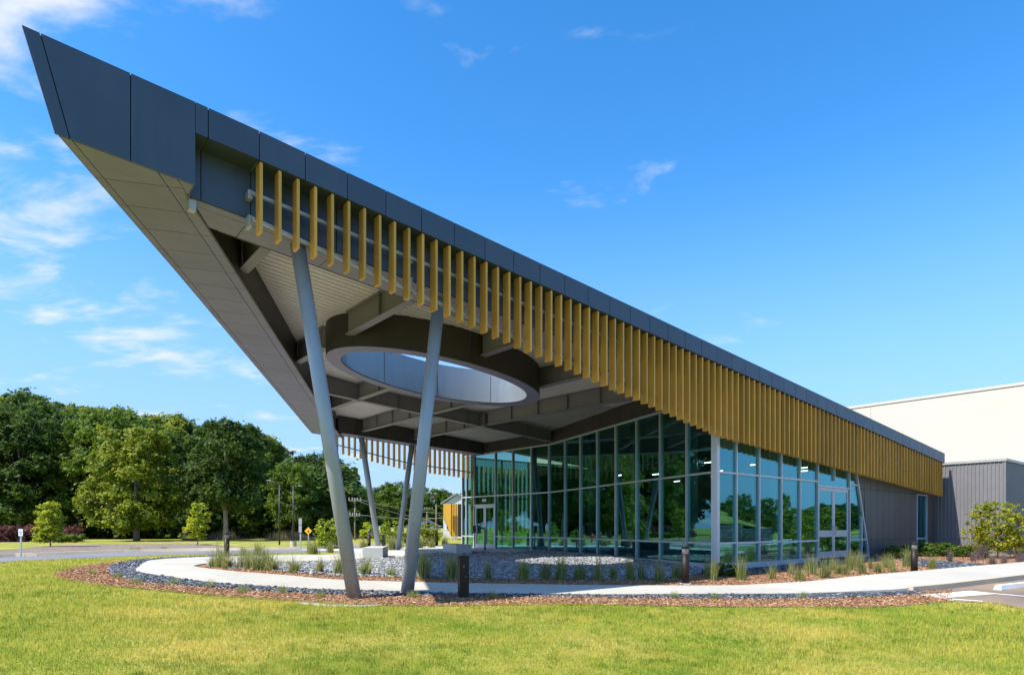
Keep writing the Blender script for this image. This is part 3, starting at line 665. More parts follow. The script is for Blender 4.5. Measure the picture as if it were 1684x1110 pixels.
# --- ribbed ceiling deck, cut round the oculus
def glass_s(d):
    if d < GA[1]: return 35
    if d <= GB[1]: return GA[0] + (GB[0] - GA[0]) * (d - GA[1]) / (GB[1] - GA[1])
    return GB[0] + (GC[0] - GB[0]) * (d - GB[1]) / (GC[1] - GB[1])
mb = MB(); d = 11.05
while d < 27.6:
    d1 = d + .165; dm = d + .1; iv = [(left_s(dm, 1.2), 34.4)]
    q_ = (dm - OC[1]) / (RO[1] - .05)
    if abs(q_) < 1: h_ = (RO[0] - .05) * math.sqrt(1 - q_ * q_); iv = [(iv[0][0], OC[0] - h_), (OC[0] + h_, 34.4)]
    for a, b in iv:
        nn = max(1, int((b - a) / 3))
        for i in range(nn):
            p0, p1 = a + (b - a) * i / nn, a + (b - a) * (i + 1) / nn
            f = lambda s, dd, o: W(s, dd, top(s, dd) + DECK + o)
            mb.poly([f(p0, d, 0), f(p1, d, 0), f(p1, d1, 0), f(p0, d1, 0)]); mb.poly([f(p0, d1, 0), f(p1, d1, 0), f(p1, d1, .05), f(p0, d1, .05)])
            mb.poly([f(p0, d1, .05), f(p1, d1, .05), f(p1, d + .2, .05), f(p0, d + .2, .05)]); mb.poly([f(p0, d + .2, .05), f(p1, d + .2, .05), f(p1, d + .2, 0), f(p0, d + .2, 0)])
    d += .2
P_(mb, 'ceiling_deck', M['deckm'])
# --- roof above the deck (strips so that the oculus stays open)
mb = MB(); d = 10.6
while d < DFAR - .05:
    d1 = min(d + .3, DFAR - .04); dm = (d + d1) / 2; a0 = left_s(dm, .12); iv = [(a0, 34.5)]
    q_ = (dm - OC[1]) / (RI[1] + .26)
    if abs(q_) < 1: h_ = (RI[0] + .26) * math.sqrt(1 - q_ * q_); iv = [(a0, OC[0] - h_), (OC[0] + h_, 34.5)]
    for a, b in iv: mb.sbox(a, b, d, d1, lambda s, dd: top(s, dd) - .40, lambda s, dd: top(s, dd) + RTOP)
    d += .3
P_(mb, 'roof', M['roofm'])
# --- beams
def ibeam(a, b, fl=.2, lo=BEAM):
    (s0, d0), (s1, d1) = a, b; mb = MB(); t = Vector((s1 - s0, d1 - d0)).normalized(); n_ = Vector((-t.y, t.x))
    def q(hw, z0, z1):
        c = [(s0 - n_.x * hw, d0 - n_.y * hw), (s1 - n_.x * hw, d1 - n_.y * hw), (s1 + n_.x * hw, d1 + n_.y * hw), (s0 + n_.x * hw, d0 + n_.y * hw)]
        mb.hexa([W(s, d, top(s, d) + z0) for s, d in c] + [W(s, d, top(s, d) + z1) for s, d in c])
    q(fl / 2, lo, lo + .025); q(.012, lo + .0251, DECK - .0201); q(fl / 2, DECK - .02, DECK + .01)
    L_ = math.hypot(s1 - s0, d1 - d0)
    for k_ in range(1, int(L_ / 1.9) + 1):          # web stiffeners
        f = k_ / (int(L_ / 1.9) + 1); s, d = s0 + (s1 - s0) * f, d0 + (d1 - d0) * f
        c = [(s + t.x * x - n_.x * y, d + t.y * x - n_.y * y) for x, y in ((-.006, -fl / 2 + .012), (.006, -fl / 2 + .012), (.006, fl / 2 - .012), (-.006, fl / 2 - .012))]
        mb.hexa([W(u_, v_, top(u_, v_) + lo + .0252) for u_, v_ in c] + [W(u_, v_, top(u_, v_) + DECK - .0202) for u_, v_ in c])
    return P_(mb, 'beam', M['beamp'])
for s in (3.95, 7.08, 10.3, 13.35, 16.1):
    dlim = min(27.55, (s - left_s(0, 1.27)) * LDIR[1] / LDIR[0])
    segs = [(11.82, dlim)]
    q_ = (s - OC[0]) / (RO[0] + .02)
    if abs(q_) < 1: h_ = (RO[1] + .02) * math.sqrt(1 - q_ * q_); segs = [(11.82, OC[1] - h_), (OC[1] + h_, dlim)]
    out = []
    for a, b in segs: out += [(a, min(b, 21.48)), (max(a, 21.72), b)]
    for a, b in out:
        if b - a > .25: ibeam((s, a), (s, b))
ibeam((left_s(21.6, 1.3), 21.6), (glass_s(22.4) - .12, 22.3), .24, -1.12)
# linear lights hung along two beams
for s, a, b in ((16.3, 15.5, 20.2), (16.3, 22.2, 25.6)):
    mb = MB(); mb.tube([W(s, a, top(s, a) - 1.0), W(s, b, top(s, b) - 1.0)], .035, 8); P_(mb, 'light_rail', M['beamp'])
    mb = MB(); mb.tube([W(s, (a + b) / 2, top(s, b) - 1.0), W(s, (a + b) / 2, top(s, b) - 1.1)], .05, 10); P_(mb, 'sensor', M['rail'])
# --- slanted columns
def column(a, b, r=.132):
    mb = MB(); A, B_ = Vector(W(*a)), Vector(W(*b)); mb.tube([A, A.lerp(B_, .5), B_], r, 32); return P_(mb, 'column', M['column'], smooth=True)
column((5.27, 11.2, -.3), (4.20, 11.28, top(4.2) + SOF + .03)); column((6.42, 11.3, -.3), (7.18, 11.28, top(7.18) + SOF + .03))
column((14.53, 28.2, -.1), (13.5, 28.05, top(13.5, 28) + SOF + .03)); column((15.5, 28.2, -.1), (16.25, 28.05, top(16.25, 28) + SOF + .03))
# --- gold fins, rails and brackets
def fbot(s):
    return 5.91 - .1642 * (s - 3.33) if s < 16.31 else 3.78 - .0652 * (s - 16.31)
s = 3.33
while s < 34.66:
    mb = MB(); z1 = top(s) - THIN - .012; mb.sbox(s - .025, s + .025, 10.53, 10.73, lambda a, b: fbot(a), lambda a, b: top(a) - THIN - .012); P_(mb, 'fin', M['gold'], bevel=.004); s += .3015
s = 12.6
while s < 20.45:
    mb = MB(); mb.sbox(s - .025, s + .025, 28.66, 28.86, lambda a, b: fbot(a) + .30, lambda a, b: top(a, b) - THIN - .012); P_(mb, 'fin', M['gold'], bevel=.004); s += .3015
def rail(f, s0, s1, d0, d1, h=.05):
    mb = MB(); n_ = 12
    for i in range(n_):
        a, b = s0 + (s1 - s0) * i / n_, s0 + (s1 - s0) * (i + 1) / n_; mb.sbox(a, b, d0, d1, lambda x, y: f(x), lambda x, y: f(x) + h)
    P_(mb, 'fin_rail', M['rail'])
rail(lambda x: top(x) - .93, 3.25, 16.3, 10.74, 10.79); rail(lambda x: fbot(x) + .24, 3.25, 16.3, 10.74, 10.79)
rail(lambda x: top(x) - .93, 16.301, 34.6, 10.74, 10.79); rail(lambda x: fbot(x) + .24, 16.301, 34.6, 10.74, 10.79)
rail(lambda x: fbot(x) + .62, 12.5, 20.4, 28.60, 28.65)
for s in [3.24] + [3.24 + 3.0 * i for i in range(1, 11)]:
    mb = MB(); mb.sbox(s - .035, s + .035, 10.80, 10.949, lambda a, b: top(s) - .98, lambda a, b: top(s) - .84); P_(mb, 'fin_bracket', M['rail'])
    mb = MB(); mb.sbox(s - .03, s + .03, 10.80, 10.985, lambda a, b: min(fbot(s) + .14, top(s) + SOF - .1), lambda a, b: top(s) + SOF - .002); P_(mb, 'fin_bracket', M['rail'])
mb = MB(); mb.sbox(2.37, 2.47, 10.99, 11.12, lambda a, b: top(a) + SOF - .16, lambda a, b: top(a) + SOF - .001); P_(mb, 'soffit_light', M['rail'])
# --- glazing
def frame_bar(p, q, w_, dp, z0, z1, n_, up=False):
    """box from p to q (s,d) with depth dp along n_"""
    mb = MB(); t = Vector((q[0] - p[0], q[1] - p[1])).normalized()
    c = [(p[0] - n_.x * dp / 2, p[1] - n_.y * dp / 2), (q[0] - n_.x * dp / 2, q[1] - n_.y * dp / 2), (q[0] + n_.x * dp / 2, q[1] + n_.y * dp / 2), (p[0] + n_.x * dp / 2, p[1] + n_.y * dp / 2)]
    f0 = z0 if callable(z0) else (lambda a, b: z0); f1 = z1 if callable(z1) else (lambda a, b: z1)
    mb.hexa([W(a, b, f0(a, b)) for a, b in c] + [W(a, b, f1(a, b)) for a, b in c]); return mb
def glaze(A, B, ts, levels, ztop, doors=(), endm=(True, True)):
    t = Vector((B[0] - A[0], B[1] - A[1])).normalized(); n_ = Vector((-t.y, t.x)); at = lambda x: (A[0] + t.x * x, A[1] + t.y * x)
    for i, x in enumerate(ts):
        if (i == 0 and not endm[0]) or (i == len(ts) - 1 and not endm[1]): continue
        P_(frame_bar(at(x - .03), at(x + .03), 0, .15, -.06, lambda a, b: ztop(a, b) - .004, n_), 'mullion', M['alu'])
    for i, (x0, x1) in enumerate(zip(ts, ts[1:])):
        a, b = x0 + .0301, x1 - .0301
        lv = [0.0] + list(levels); isdoor = i in doors
        if isdoor: lv = [doors[i]] + [l for l in levels if l > doors[i] + .2]
        for j, z in enumerate(lv):
            hw = .03 if j or isdoor else .045
            P_(frame_bar(at(a), at(b), 0, .13, (z - hw) if (j or isdoor) else -.06, z + hw, n_), 'transom', M['alu'])
            zt = lv[j + 1] - .0305 if j + 1 < len(lv) else None
            f1 = (lambda s_, d_, z_=zt: z_) if zt is not None else (lambda s_, d_: ztop(s_, d_) - .0605)
            P_(frame_bar(at(a), at(b), 0, .024, z + hw + .0005, f1, n_), 'pane', M['glass'])
        P_(frame_bar(at(a), at(b), 0, .13, lambda s_, d_: ztop(s_, d_) - .06, lambda s_, d_: ztop(s_, d_), n_), 'transom', M['alu'])
    return at, t, n_
LV = (.67, 2.82); HEAD = 5.13
LB = math.hypot(GB[0] - GA[0], GB[1] - GA[1]); LA = math.hypot(GC[0] - GB[0], GC[1] - GB[1])
atB, tB, nB = glaze(GA, GB, [0, 1.38, 2.86, 4.35, 5.85, 7.32, 8.82, 10.33, LB], LV, lambda a, b: HEAD, endm=(False, True))
tsA = [0, 1.25, 2.66, 4.06, 5.90, 6.6, LA]
atA, tA, nA = glaze(GB, GC, tsA, LV, lambda a, b: HEAD, doors={3: 2.36}, endm=(False, True))
ztR = lambda a, b: top(a, 10.5) + SOF + .02
tsR = [0, 1.03, 2.36, 3.76, 5.05, 6.36, 8.95]
atR, tR, nR = glaze(GA, (30, GA[1]), tsR, LV, ztR, doors={5: 2.66}, endm=(False, True))
# the door bay of the front has a middle mullion above the doors; corner post
xm = (tsR[5] + tsR[6]) / 2; P_(frame_bar(atR(xm - .03), atR(xm + .03), 0, .16, 2.9, lambda a, b: ztR(a, b) - .004, nR), 'mullion', M['alu'])
mb = MB(); mb.sbox(GA[0] - .08, GA[0] + .07, GA[1] - .09, GA[1] + .12, -.1, HEAD + .01); P_(mb, 'corner_post', M['alu'], bevel=.006)
# doors: two leaves each, with glass and a pull handle
def door(at, n_, x0, x1, h, side, rail_z=None, hz=1.05):
    t = Vector((at(1)[0] - at(0)[0], at(1)[1] - at(0)[1])); n2 = n_
    w2 = (x1 - x0) / 2
    for k_ in (0, 1):
        a, b = x0 + k_ * w2 + (.035 if k_ == 0 else .004), x0 + (k_ + 1) * w2 - (.004 if k_ == 0 else .035)
        mb = MB(); bars = [(a, a + .1, .02, h), (b - .1, b, .02, h), (a + .1, b - .1, .02, .26), (a + .1, b - .1, h - .13, h)]
        if rail_z: bars.append((a + .1, b - .1, rail_z - .12, rail_z + .12))
        for p, q, z0, z1 in bars:
            c = frame_bar(at(p), at(q), 0, .05, z0, z1, n2); n0 = len(mb.v); mb.v += c.v; mb.f += [tuple(i + n0 for i in f) for f in c.f]
        dr = P_(mb, 'door', M['alu'])
        zs = [(.261, h - .131)] if not rail_z else [(.261, rail_z - .121), (rail_z + .121, h - .131)]
        for z0, z1 in zs: sub(frame_bar(at(a + .101), at(b - .101), 0, .02, z0, z1, n2), 'pane', M['glass'], dr)
        hx = (b - .05) if k_ == 0 else (a + .05); p = at(hx); o1 = (p[0] + n2.x * side * .10, p[1] + n2.y * side * .10); o0 = (p[0] + n2.x * side * .02, p[1] + n2.y * side * .02)
        mb = MB(); mb.tube([W(*o0, hz - .15), W(*o1, hz - .15), W(*o1, hz + .15), W(*o0, hz + .15)], .013, 8); sub(mb, 'handle', M['post'], dr)
door(atA, nA, tsA[3] + .03, tsA[4] - .03, 2.325, 1)
door(atR, nR, tsR[5] + .03, tsR[6] - .03, 2.625, -1, rail_z=.92)
# house number over the entrance
def text(name, body, size, loc, rot, mat, parent=None, ext=.004):
    cu = bpy.data.curves.new(name, 'FONT'); cu.body = body; cu.size = size; cu.extrude = ext; cu.align_x = 'CENTER'; cu.align_y = 'CENTER'
    o = bpy.data.objects.new(name, cu); C.objects.link(o); dg = bpy.context.evaluated_depsgraph_get(); me = bpy.data.meshes.new_from_object(o.evaluated_get(dg))
    bpy.data.objects.remove(o); bpy.data.curves.remove(cu); me.transform(Matrix.Translation(loc) @ rot.to_matrix().to_4x4()); return link(name, me, parent, mat)
from mathutils import Euler
pA = atA((tsA[3] + tsA[4]) / 2 + .05); pn = (pA[0] + nA.x * .03, pA[1] + nA.y * .03)
wx_n = Vector(W(nA.x, nA.y)); text('house_number', '404', .26, Vector(W(pn[0], pn[1], 2.60)), Euler((R(90), 0, math.atan2(wx_n.x, -wx_n.y)), 'XYZ'), M['letter'], bld)
# raked end of the front glazing, then panels
zs0 = 2.82
def jamb(z): return 26.45 + (3.3 - z) * .345
P_(frame_bar((25.88, 11.1), (jamb(.0) - .05, 11.1), 0, .13, -.06, .045, nR), 'transom', M['alu'])
P_(frame_bar((25.88, 11.1), (jamb(.67) - .05, 11.1), 0, .13, .64, .70, nR), 'transom', M['alu'])
P_(frame_bar((25.88, 11.1), (jamb(2.82) - .05, 11.1), 0, .13, 2.79, 2.85, nR), 'transom', M['alu'])
P_(frame_bar((26.94, 11.1), (26.99, 11.1), 0, .13, .71, 1.62, nR), 'mullion', M['alu']); P_(frame_bar((26.94, 11.1), (26.99, 11.1), 0, .13, .05, .639, nR), 'mullion', M['alu'])
for z0, z1 in ((.05, .635), (.705, 2.785), (2.855, 4.0)):
    mb = MB(); mb.plate([W(25.885, 11.09, z0), W(jamb(z0) - .05, 11.09, z0), W(jamb(z1) - .05, 11.09, z1), W(25.885, 11.09, z1)], Vector(W(0, .024, 0))); P_(mb, 'pane', M['glass'])
mb = MB(); mb.plate([W(jamb(-.06) - .045, 11.02, -.06), W(jamb(-.06) + .045, 11.02, -.06), W(jamb(4.0) + .045, 11.02, 4.0), W(jamb(4.0) - .045, 11.02, 4.0)], Vector(W(0, .16, 0))); P_(mb, 'jamb', M['alu'])
def wallpanel(s0, s1, z0, z1):
    q = [(max(s0, jamb(z0) + .05), z0), (s1, z0), (s1, z1), (max(s0, jamb(z1) + .05), z1)]
    if q[0][0] > s1 - .02 and q[3][0] > s1 - .02: return
    if q[0][0] > s1: # clipped by the rake
        zc = 3.3 - (s1 - .05 - 26.45) / .345; q = [(s1, zc), (s1, z1), (max(s0, jamb(z1) + .05), z1)]
    mb = MB(); mb.plate([W(a, 11.08, z) for a, z in q], Vector(W(0, .03, 0))); P_(mb, 'wall_panel', M['panel'])
pj = [26.0, 26.62, 27.24, 27.86, 28.48, 29.1, 29.72, 30.34, 30.97, 31.55, 32.12, 32.74]
for a, b in zip(pj, pj[1:]):
    for z0, z1 in ((-.25, .635), (.65, 2.69), (2.705, 4.1)): wallpanel(a + g, b - g, z0, z1)
for z0, z1 in ((-.25, .635), (.65, 2.69), (2.705, 4.0)): wallpanel(34.06, 35.15, z0, z1)
wallpanel(32.75, 34.05, 2.705, 3.9)
mb = MB(); mb.plate([W(jamb(-.2) + .06, 11.112, -.25), W(35.19, 11.112, -.25), W(35.19, 11.112, 4.0), W(jamb(4.0) + .06, 11.112, 4.0)], Vector(W(0, .1, 0))); P_(mb, 'wall_core', M['dark'])
wn = MB(); 
for p, q, z0, z1 in ((32.76, 32.82, -.2, 2.68), (33.98, 34.04, -.2, 2.68), (32.821, 33.979, 2.62, 2.68), (32.821, 33.979, .61, .67), (32.821, 33.979, -.2, .05)):
    c = frame_bar((p, 11.07), (q, 11.07), 0, .07, z0, z1, nR); n0 = len(wn.v); wn.v += c.v; wn.f += [tuple(i + n0 for i in f) for f in c.f]
win = P_(wn, 'window', M['alu'])
for z0, z1 in ((.051, .609), (.671, 2.619)): sub(frame_bar((32.825, 11.085), (33.975, 11.085), 0, .02, z0, z1, nR), 'pane', M['glass'], win)
# dark band of panels between the glass head and the deck
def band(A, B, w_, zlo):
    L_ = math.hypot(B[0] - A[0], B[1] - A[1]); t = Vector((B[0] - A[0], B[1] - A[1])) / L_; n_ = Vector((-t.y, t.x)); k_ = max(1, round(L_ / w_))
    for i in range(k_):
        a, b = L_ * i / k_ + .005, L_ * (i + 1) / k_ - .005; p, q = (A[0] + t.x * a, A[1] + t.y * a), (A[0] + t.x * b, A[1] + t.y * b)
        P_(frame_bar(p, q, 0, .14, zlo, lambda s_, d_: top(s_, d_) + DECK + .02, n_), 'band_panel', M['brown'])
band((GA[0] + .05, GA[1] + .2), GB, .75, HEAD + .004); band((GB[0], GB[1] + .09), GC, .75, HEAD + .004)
# plinth under the glass
for A, B in ((GA, GB), (GB, GC), (GA, (35, GA[1]))):
    t = Vector((B[0] - A[0], B[1] - A[1])).normalized(); n_ = Vector((-t.y, t.x)); P_(frame_bar(A, B, 0, .2, -.5, -.065, n_), 'plinth', M['concg'])
# --- interior: floor, back walls, round columns, strip lights
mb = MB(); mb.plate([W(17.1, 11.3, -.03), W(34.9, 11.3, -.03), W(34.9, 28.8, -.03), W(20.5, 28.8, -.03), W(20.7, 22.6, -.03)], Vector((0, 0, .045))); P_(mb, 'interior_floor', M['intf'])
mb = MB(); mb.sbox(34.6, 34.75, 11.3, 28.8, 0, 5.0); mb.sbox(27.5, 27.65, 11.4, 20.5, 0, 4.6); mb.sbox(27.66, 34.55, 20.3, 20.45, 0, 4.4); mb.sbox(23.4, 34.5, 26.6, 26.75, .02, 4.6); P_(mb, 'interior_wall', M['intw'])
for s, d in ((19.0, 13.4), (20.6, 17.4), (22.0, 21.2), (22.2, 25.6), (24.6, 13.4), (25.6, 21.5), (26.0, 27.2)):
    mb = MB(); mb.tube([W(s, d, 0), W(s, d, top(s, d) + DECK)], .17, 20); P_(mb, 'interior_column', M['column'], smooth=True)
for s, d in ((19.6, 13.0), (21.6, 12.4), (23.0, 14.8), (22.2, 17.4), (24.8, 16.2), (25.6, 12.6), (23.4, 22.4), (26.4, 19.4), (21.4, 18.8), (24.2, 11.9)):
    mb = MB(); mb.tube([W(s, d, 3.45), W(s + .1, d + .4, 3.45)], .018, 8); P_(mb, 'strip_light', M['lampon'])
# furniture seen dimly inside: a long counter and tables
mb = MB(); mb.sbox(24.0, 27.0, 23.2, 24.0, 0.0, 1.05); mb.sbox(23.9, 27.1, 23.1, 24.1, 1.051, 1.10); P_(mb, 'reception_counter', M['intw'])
# far glass wall with gold fins outside it
glaze((20.5, 28.75), (34.5, 28.75), [0.1, 2.0, 4.0, 6.0, 8.0, 10.0, 12.0, 13.9], (2.82,), lambda a, b: 5.0)
s = 20.9
while s < 33:
    mb = MB(); mb.sbox(s - .025, s + .025, 29.3, 29.5, .9, 4.6); P_(mb, 'fin', M['gold']); s += .32

# ------------------------------------------------------------------ neighbouring volumes
an = empty('grey_annex', W(37, 10, 0), 0, 'grey corrugated metal volume joined to the right end of the glass building', 'building')
def corrug(A, B, z0, z1, pitch=.15, dep=.03):
    """ribbed sheet from A to B, facing the left of A->B"""
    L_ = math.hypot(B[0] - A[0], B[1] - A[1]); t = Vector((B[0] - A[0], B[1] - A[1])) / L_; n_ = Vector((t.y, -t.x)); mb = MB(); x = 0
    prof = [(0, 0), (.32, 0), (.38, 1), (.62, 1), (.68, 0)]; pts = []
    while x < L_ - 1e-3:
        for a, h in prof:
            if x + a * pitch <= L_: pts.append((x + a * pitch, h * dep))
        x += pitch
    pts.append((L_, 0))
    for (a, h), (b, k_) in zip(pts, pts[1:]):
        p = (A[0] + t.x * a + n_.x * h, A[1] + t.y * a + n_.y * h); q = (A[0] + t.x * b + n_.x * k_, A[1] + t.y * b + n_.y * k_)
        mb.poly([W(*p, z0), W(*q, z0), W(*q, z1), W(*p, z1)])
    return mb
corrug((35.2, 16), (35.2, 8.35), -.3, 4.12).build('wall', M['annex'], an); corrug((35.2, 8.35), (60, 8.35), -.3, 4.12).build('wall', M['annex'], an)
mb = MB(); mb.sbox(35.12, 60, 8.27, 16, 4.125, 4.24); mb.build('roof_edge', M['rail'], an)
mb = MB(); mb.sbox(35.16, 35.245, 8.31, 8.395, -.3, 4.12); mb.build('corner_trim', M['annex'], an)
wh = empty('white_warehouse', W(50, 15, 0), 0, 'tall plain white warehouse rising behind the grey annex', 'building')
wj = [8.6 + 8.1 * i for i in range(6)]
for a, b in zip(wj, wj[1:]):
    mb = MB(); mb.sbox(42, 42.3, a + .006, b - .006, -.3, 8.62); mb.build('wall_panel', M['white'], wh)
mb = MB(); mb.sbox(42.301, 80, 8.6, 49, -.3, 8.5); mb.build('roof', M['white'], wh)
mb = MB(); mb.sbox(41.95, 42.4, 8.55, 49.25, 8.63, 8.78); mb.build('parapet_cap', M['white'], wh)
# the far wing with amber slats and a gabled house behind it
x, y = AT(740, 58)
fw = empty('amber_pavilion', (x, y, 0), 0, 'small far wing clad in bright amber slats with a slanted lower edge', 'building')
def FW(px, py, Y=58.0): return Vector((*AT(px, Y), HT(py, Y)))
for i in range(12):
    p0 = 729.2 + i * 1.05; lo = 850 + max(0, min(1, (p0 - 730) / 12)) * 31
    mb = MB(); mb.plate([FW(p0, 828.2), FW(p0 + .9, 828.2), FW(p0 + .9, lo + 2.3), FW(p0, lo)], Vector((0, .12, 0))); mb.build('slat', M['goldb'], fw)
for i in range(4):
    p0 = 743.4 + i * 2.6; mb = MB(); mb.plate([FW(p0, 828.4, 58.6), FW(p0 + 1.5, 828.4, 58.6), FW(p0 + 1.5, 881.5, 58.6), FW(p0, 881.5, 58.6)], Vector((0, .15, 0))); mb.build('slat', M['goldb'], fw)
mb = MB(); mb.plate([FW(729, 828.6, 60), FW(760, 828.6, 60), FW(760, 882, 60), FW(742, 882, 60), FW(729, 850, 60)], Vector((0, 4, 0))); mb.build('wall', M['dark'], fw)
mb = MB()
for p in (744.5, 748, 751): mb.tube([FW(p, 881, 59.5), FW(p, 890, 59.5)], .05, 8)
mb.build('stilt', M['post'], fw)
def house(px, Y, wpx, top_py, eave_py, label, name='gabled_house'):
    x, y = AT(px, Y); wd = wpx * Y / FPX; zt, ze = HT(top_py, Y), HT(eave_py, Y); h = empty(name, (x, y, 0), 0, label, 'house')
    mb = MB(); mb.box(-wd / 2, wd / 2, 0, 8, -.5, ze); mb.build('wall', M['housew'], h, off=False)
    mb = MB(); n0 = 0; mb.plate([(-wd / 2 - .3, -.3, ze), (-wd / 2 - .3, 8.3, ze), (0, 8.3, zt), (0, -.3, zt)], (0, 0, .15)); mb.plate([(.0, -.3, zt), (0, 8.3, zt), (wd / 2 + .3, 8.3, ze), (wd / 2 + .3, -.3, ze)], (0, 0, .15)); mb.build('roof', M['roofg'], h, off=False)
    mb = MB(); mb.poly([(-wd / 2, -.01, ze), (wd / 2, -.01, ze), (0, -.01, zt - .05)]); mb.build('gable', M['housew'], h, off=False)
    for k_ in (-.25, .22):
        wnd = MB(); wnd.box(k_ * wd - .5, k_ * wd + .5, -.06, -.002, .9, 2.1); w0 = wnd.build('window', M['signw'], h, off=False)
        pn_ = MB(); pn_.box(k_ * wd - .42, k_ * wd + .42, -.075, -.061, .98, 2.02); p0 = pn_.build('pane', M['carglass'], None); p0.parent = w0
    return h
house(752, 75, 46, 812, 829, 'grey gabled house standing behind the amber slatted wing')
house(697, 118, 30, 855, 864, 'pale far house with a low roof between the utility poles')
house(590, 112, 34, 850, 861, 'small white far house glimpsed behind the near columns')

# ------------------------------------------------------------------ street furniture
def lathe(prof, seg=24):
    mb = MB(); n_ = len(prof)
    for r_, z in prof:
        for j in range(seg): a = 2 * math.pi * j / seg; mb.v.append((r_ * math.cos(a), r_ * math.sin(a), z))
    for i in range(n_ - 1):
        for j in range(seg): mb.f.append((i * seg + j, i * seg + (j + 1) % seg, (i + 1) * seg + (j + 1) % seg, (i + 1) * seg + j))
    mb.f.append(tuple(range(seg - 1, -1, -1))); mb.f.append(tuple(range((n_ - 1) * seg, n_ * seg))); return mb
def bollard(px, py, label, h=.95, r=.093, Y=None):
    x, y = GP(px, py) if Y is None else AT(px, Y); b = empty('bollard_light', (x, y, float(ground(x, y))), 0, label, 'bollard', 'bollard lights along the walks')
    lathe([(r * 1.5, -.05), (r * 1.5, .035)]).build('footing', M['concg'], b, smooth=True, off=False)
    lathe([(r, .036), (r, h * .80)]).build('post', M['bronze'], b, smooth=True, off=False)
    lathe([(r * .86, h * .801), (r * .86, h * .93)]).build('lens', M['lens'], b, smooth=True, off=False)
    mb = MB()
    for k_ in range(3):
        z = h * (.825 + .035 * k_); q = lathe([(r * .9, z), (r, z + .004), (r, z + .012), (r * .9, z + .016)]); n0 = len(mb.v); mb.v += q.v; mb.f += [tuple(i + n0 for i in f) for f in q.f]
    mb.build('louvre', M['bronze'], b, off=False)
    lathe([(r, h * .931), (r, h * .985), (r * .93, h)]).build('cap', M['bronze'], b, smooth=True, off=False)
bollard(1127, 961, 'round bronze bollard light on the mulch before the glass corner')
bollard(1503.5, 944, 'round bronze bollard light by the slate rock patch at right')
bollard(373, 918, 'round bronze bollard light behind the left row of grasses')
bollard(607, 901, 'round bronze bollard light left of the far columns'); bollard(718, 897, 'round bronze bollard light beyond the plaza, right of the far columns')
def pedestal(px, py, label, h, w_, dp, footing=True):
    x, y = GP(px, py); b = empty('pedestal_post', (x, y, float(ground(x, y))), math.atan2(U[1], U[0]) - .30, label, 'pedestal')
    mb = MB(); mb.box(-w_ / 2, w_ / 2, -dp / 2, dp / 2, .02, h); mb.build('post', M['bronze'], b, bevel=.008, off=False)
    if footing: mb = MB(); mb.box(-w_ * .8, w_ * .62, -dp * .75, dp * .7, -.1, .019); mb.build('footing', M['concg'], b, bevel=.008, off=False)
    mb = MB(); mb.box(-w_ * .12, -w_ * .04, -dp / 2 - .004, -dp / 2 - .0005, h * .74, h * .77); mb.box(w_ * .1, w_ * .16, -dp / 2 - .004, -dp / 2 - .0005, h * .5, h * .52); mb.build('screw', M['post'], b, off=False)
pedestal(762, 983.5, 'dark bronze rectangular pedestal at the lawn edge right of the near columns', .83, .185, .16)
pedestal(631, 904, 'slim black rectangular pedestal beside the far columns', .76, .17, .15, False)
def bench(px, py, w_, l_, h, rot, label):
    x, y = GP(px, py); b = tag(MB_box(w_, l_, h), label, 'bench', 'concrete block benches'); b.location = (x, y, float(ground(x, y)) + .03); b.rotation_euler.z = rot
def MB_box(w_, l_, h):
    mb = MB(); mb.box(0, w_, 0, l_, .0, h); return mb.build('concrete_bench', M['concg'], None, bevel=.015)
bench(596, 920, .72, 2.0, .40, .10, 'pale concrete block bench in sun on the plaza, behind the near columns')
bench(750, 912.5, .68, 2.2, .40, .36, 'concrete block bench in shade before the entrance doors')
# door opener post by the entrance
x, y = GP(797.5, 905.2); op = empty('door_opener_post', (x, y, 0.04), 0, 'black gooseneck post with a control box by the entrance doors', 'post')
mb = MB(); mb.tube([(0, 0, 0), (0, 0, .95)] + [(-.14 + .14 * math.cos(a), 0, .95 + .14 * math.sin(a)) for a in np.linspace(0, math.pi / 2, 6)[1:]] + [(-.22, 0, 1.09)], .035, 10); mb.build('stem', M['black'], op, smooth=True, off=False)
mb = MB(); mb.box(-.09, .09, -.07, .07, -.02, .02); mb.build('base_plate', M['black'], op, off=False)
mb = MB(); mb.box(-.58, -.2, -.1, .08, .84, 1.20); bx = mb.build('control_box', M['black'], op, bevel=.01, off=False)
mb = MB(); mb.box(-.44, -.38, -.106, -.1005, 1.1, 1.16); mb.box(-.44, -.38, -.106, -.1005, 1.02, 1.07); p0 = mb.build('button', M['signw'], None); p0.parent = bx
mb = MB(); mb.box(-.45, -.37, -.107, -.1005, .88, .97); p0 = mb.build('push_plate', M['lens'], None); p0.parent = bx
# signs
def post_sign(px, py, Y_top_py, label, build, cat='sign', Y=None, rz=0):
    x, y = GP(px, py); z0 = float(ground(x, y)); o = empty('sign_post', (x, y, z0), rz, label, cat); h = HT(Y_top_py, y) - z0
    mb = MB(); mb.box(-.03, .03, .0, .03, -.1, h); mb.build('post', M['post'], o, off=False); build(o, h, y / FPX); return o
def s_white(o, h, m):
    mb = MB(); mb.box(-3.6 * m, 3.6 * m, -.006, -.001, h - 11.5 * m, h); p = mb.build('sign_panel', M['signw'], o, off=False)
    mb = MB()
    for k_, (w_, t_) in enumerate(((1.3, .5), (2.5, 1.0), (1.6, .7))): z = h - (2.6 + 2.7 * k_) * m; mb.box(-w_ * m, w_ * m, -.009, -.0065, z - t_ * m, z + .2 * m)
    q = mb.build('sign_lettering', M['ink'], None); q.parent = p
post_sign(34, 915.5, 869.5, 'small white notice sign on a galvanised post beside the road, far left', s_white)
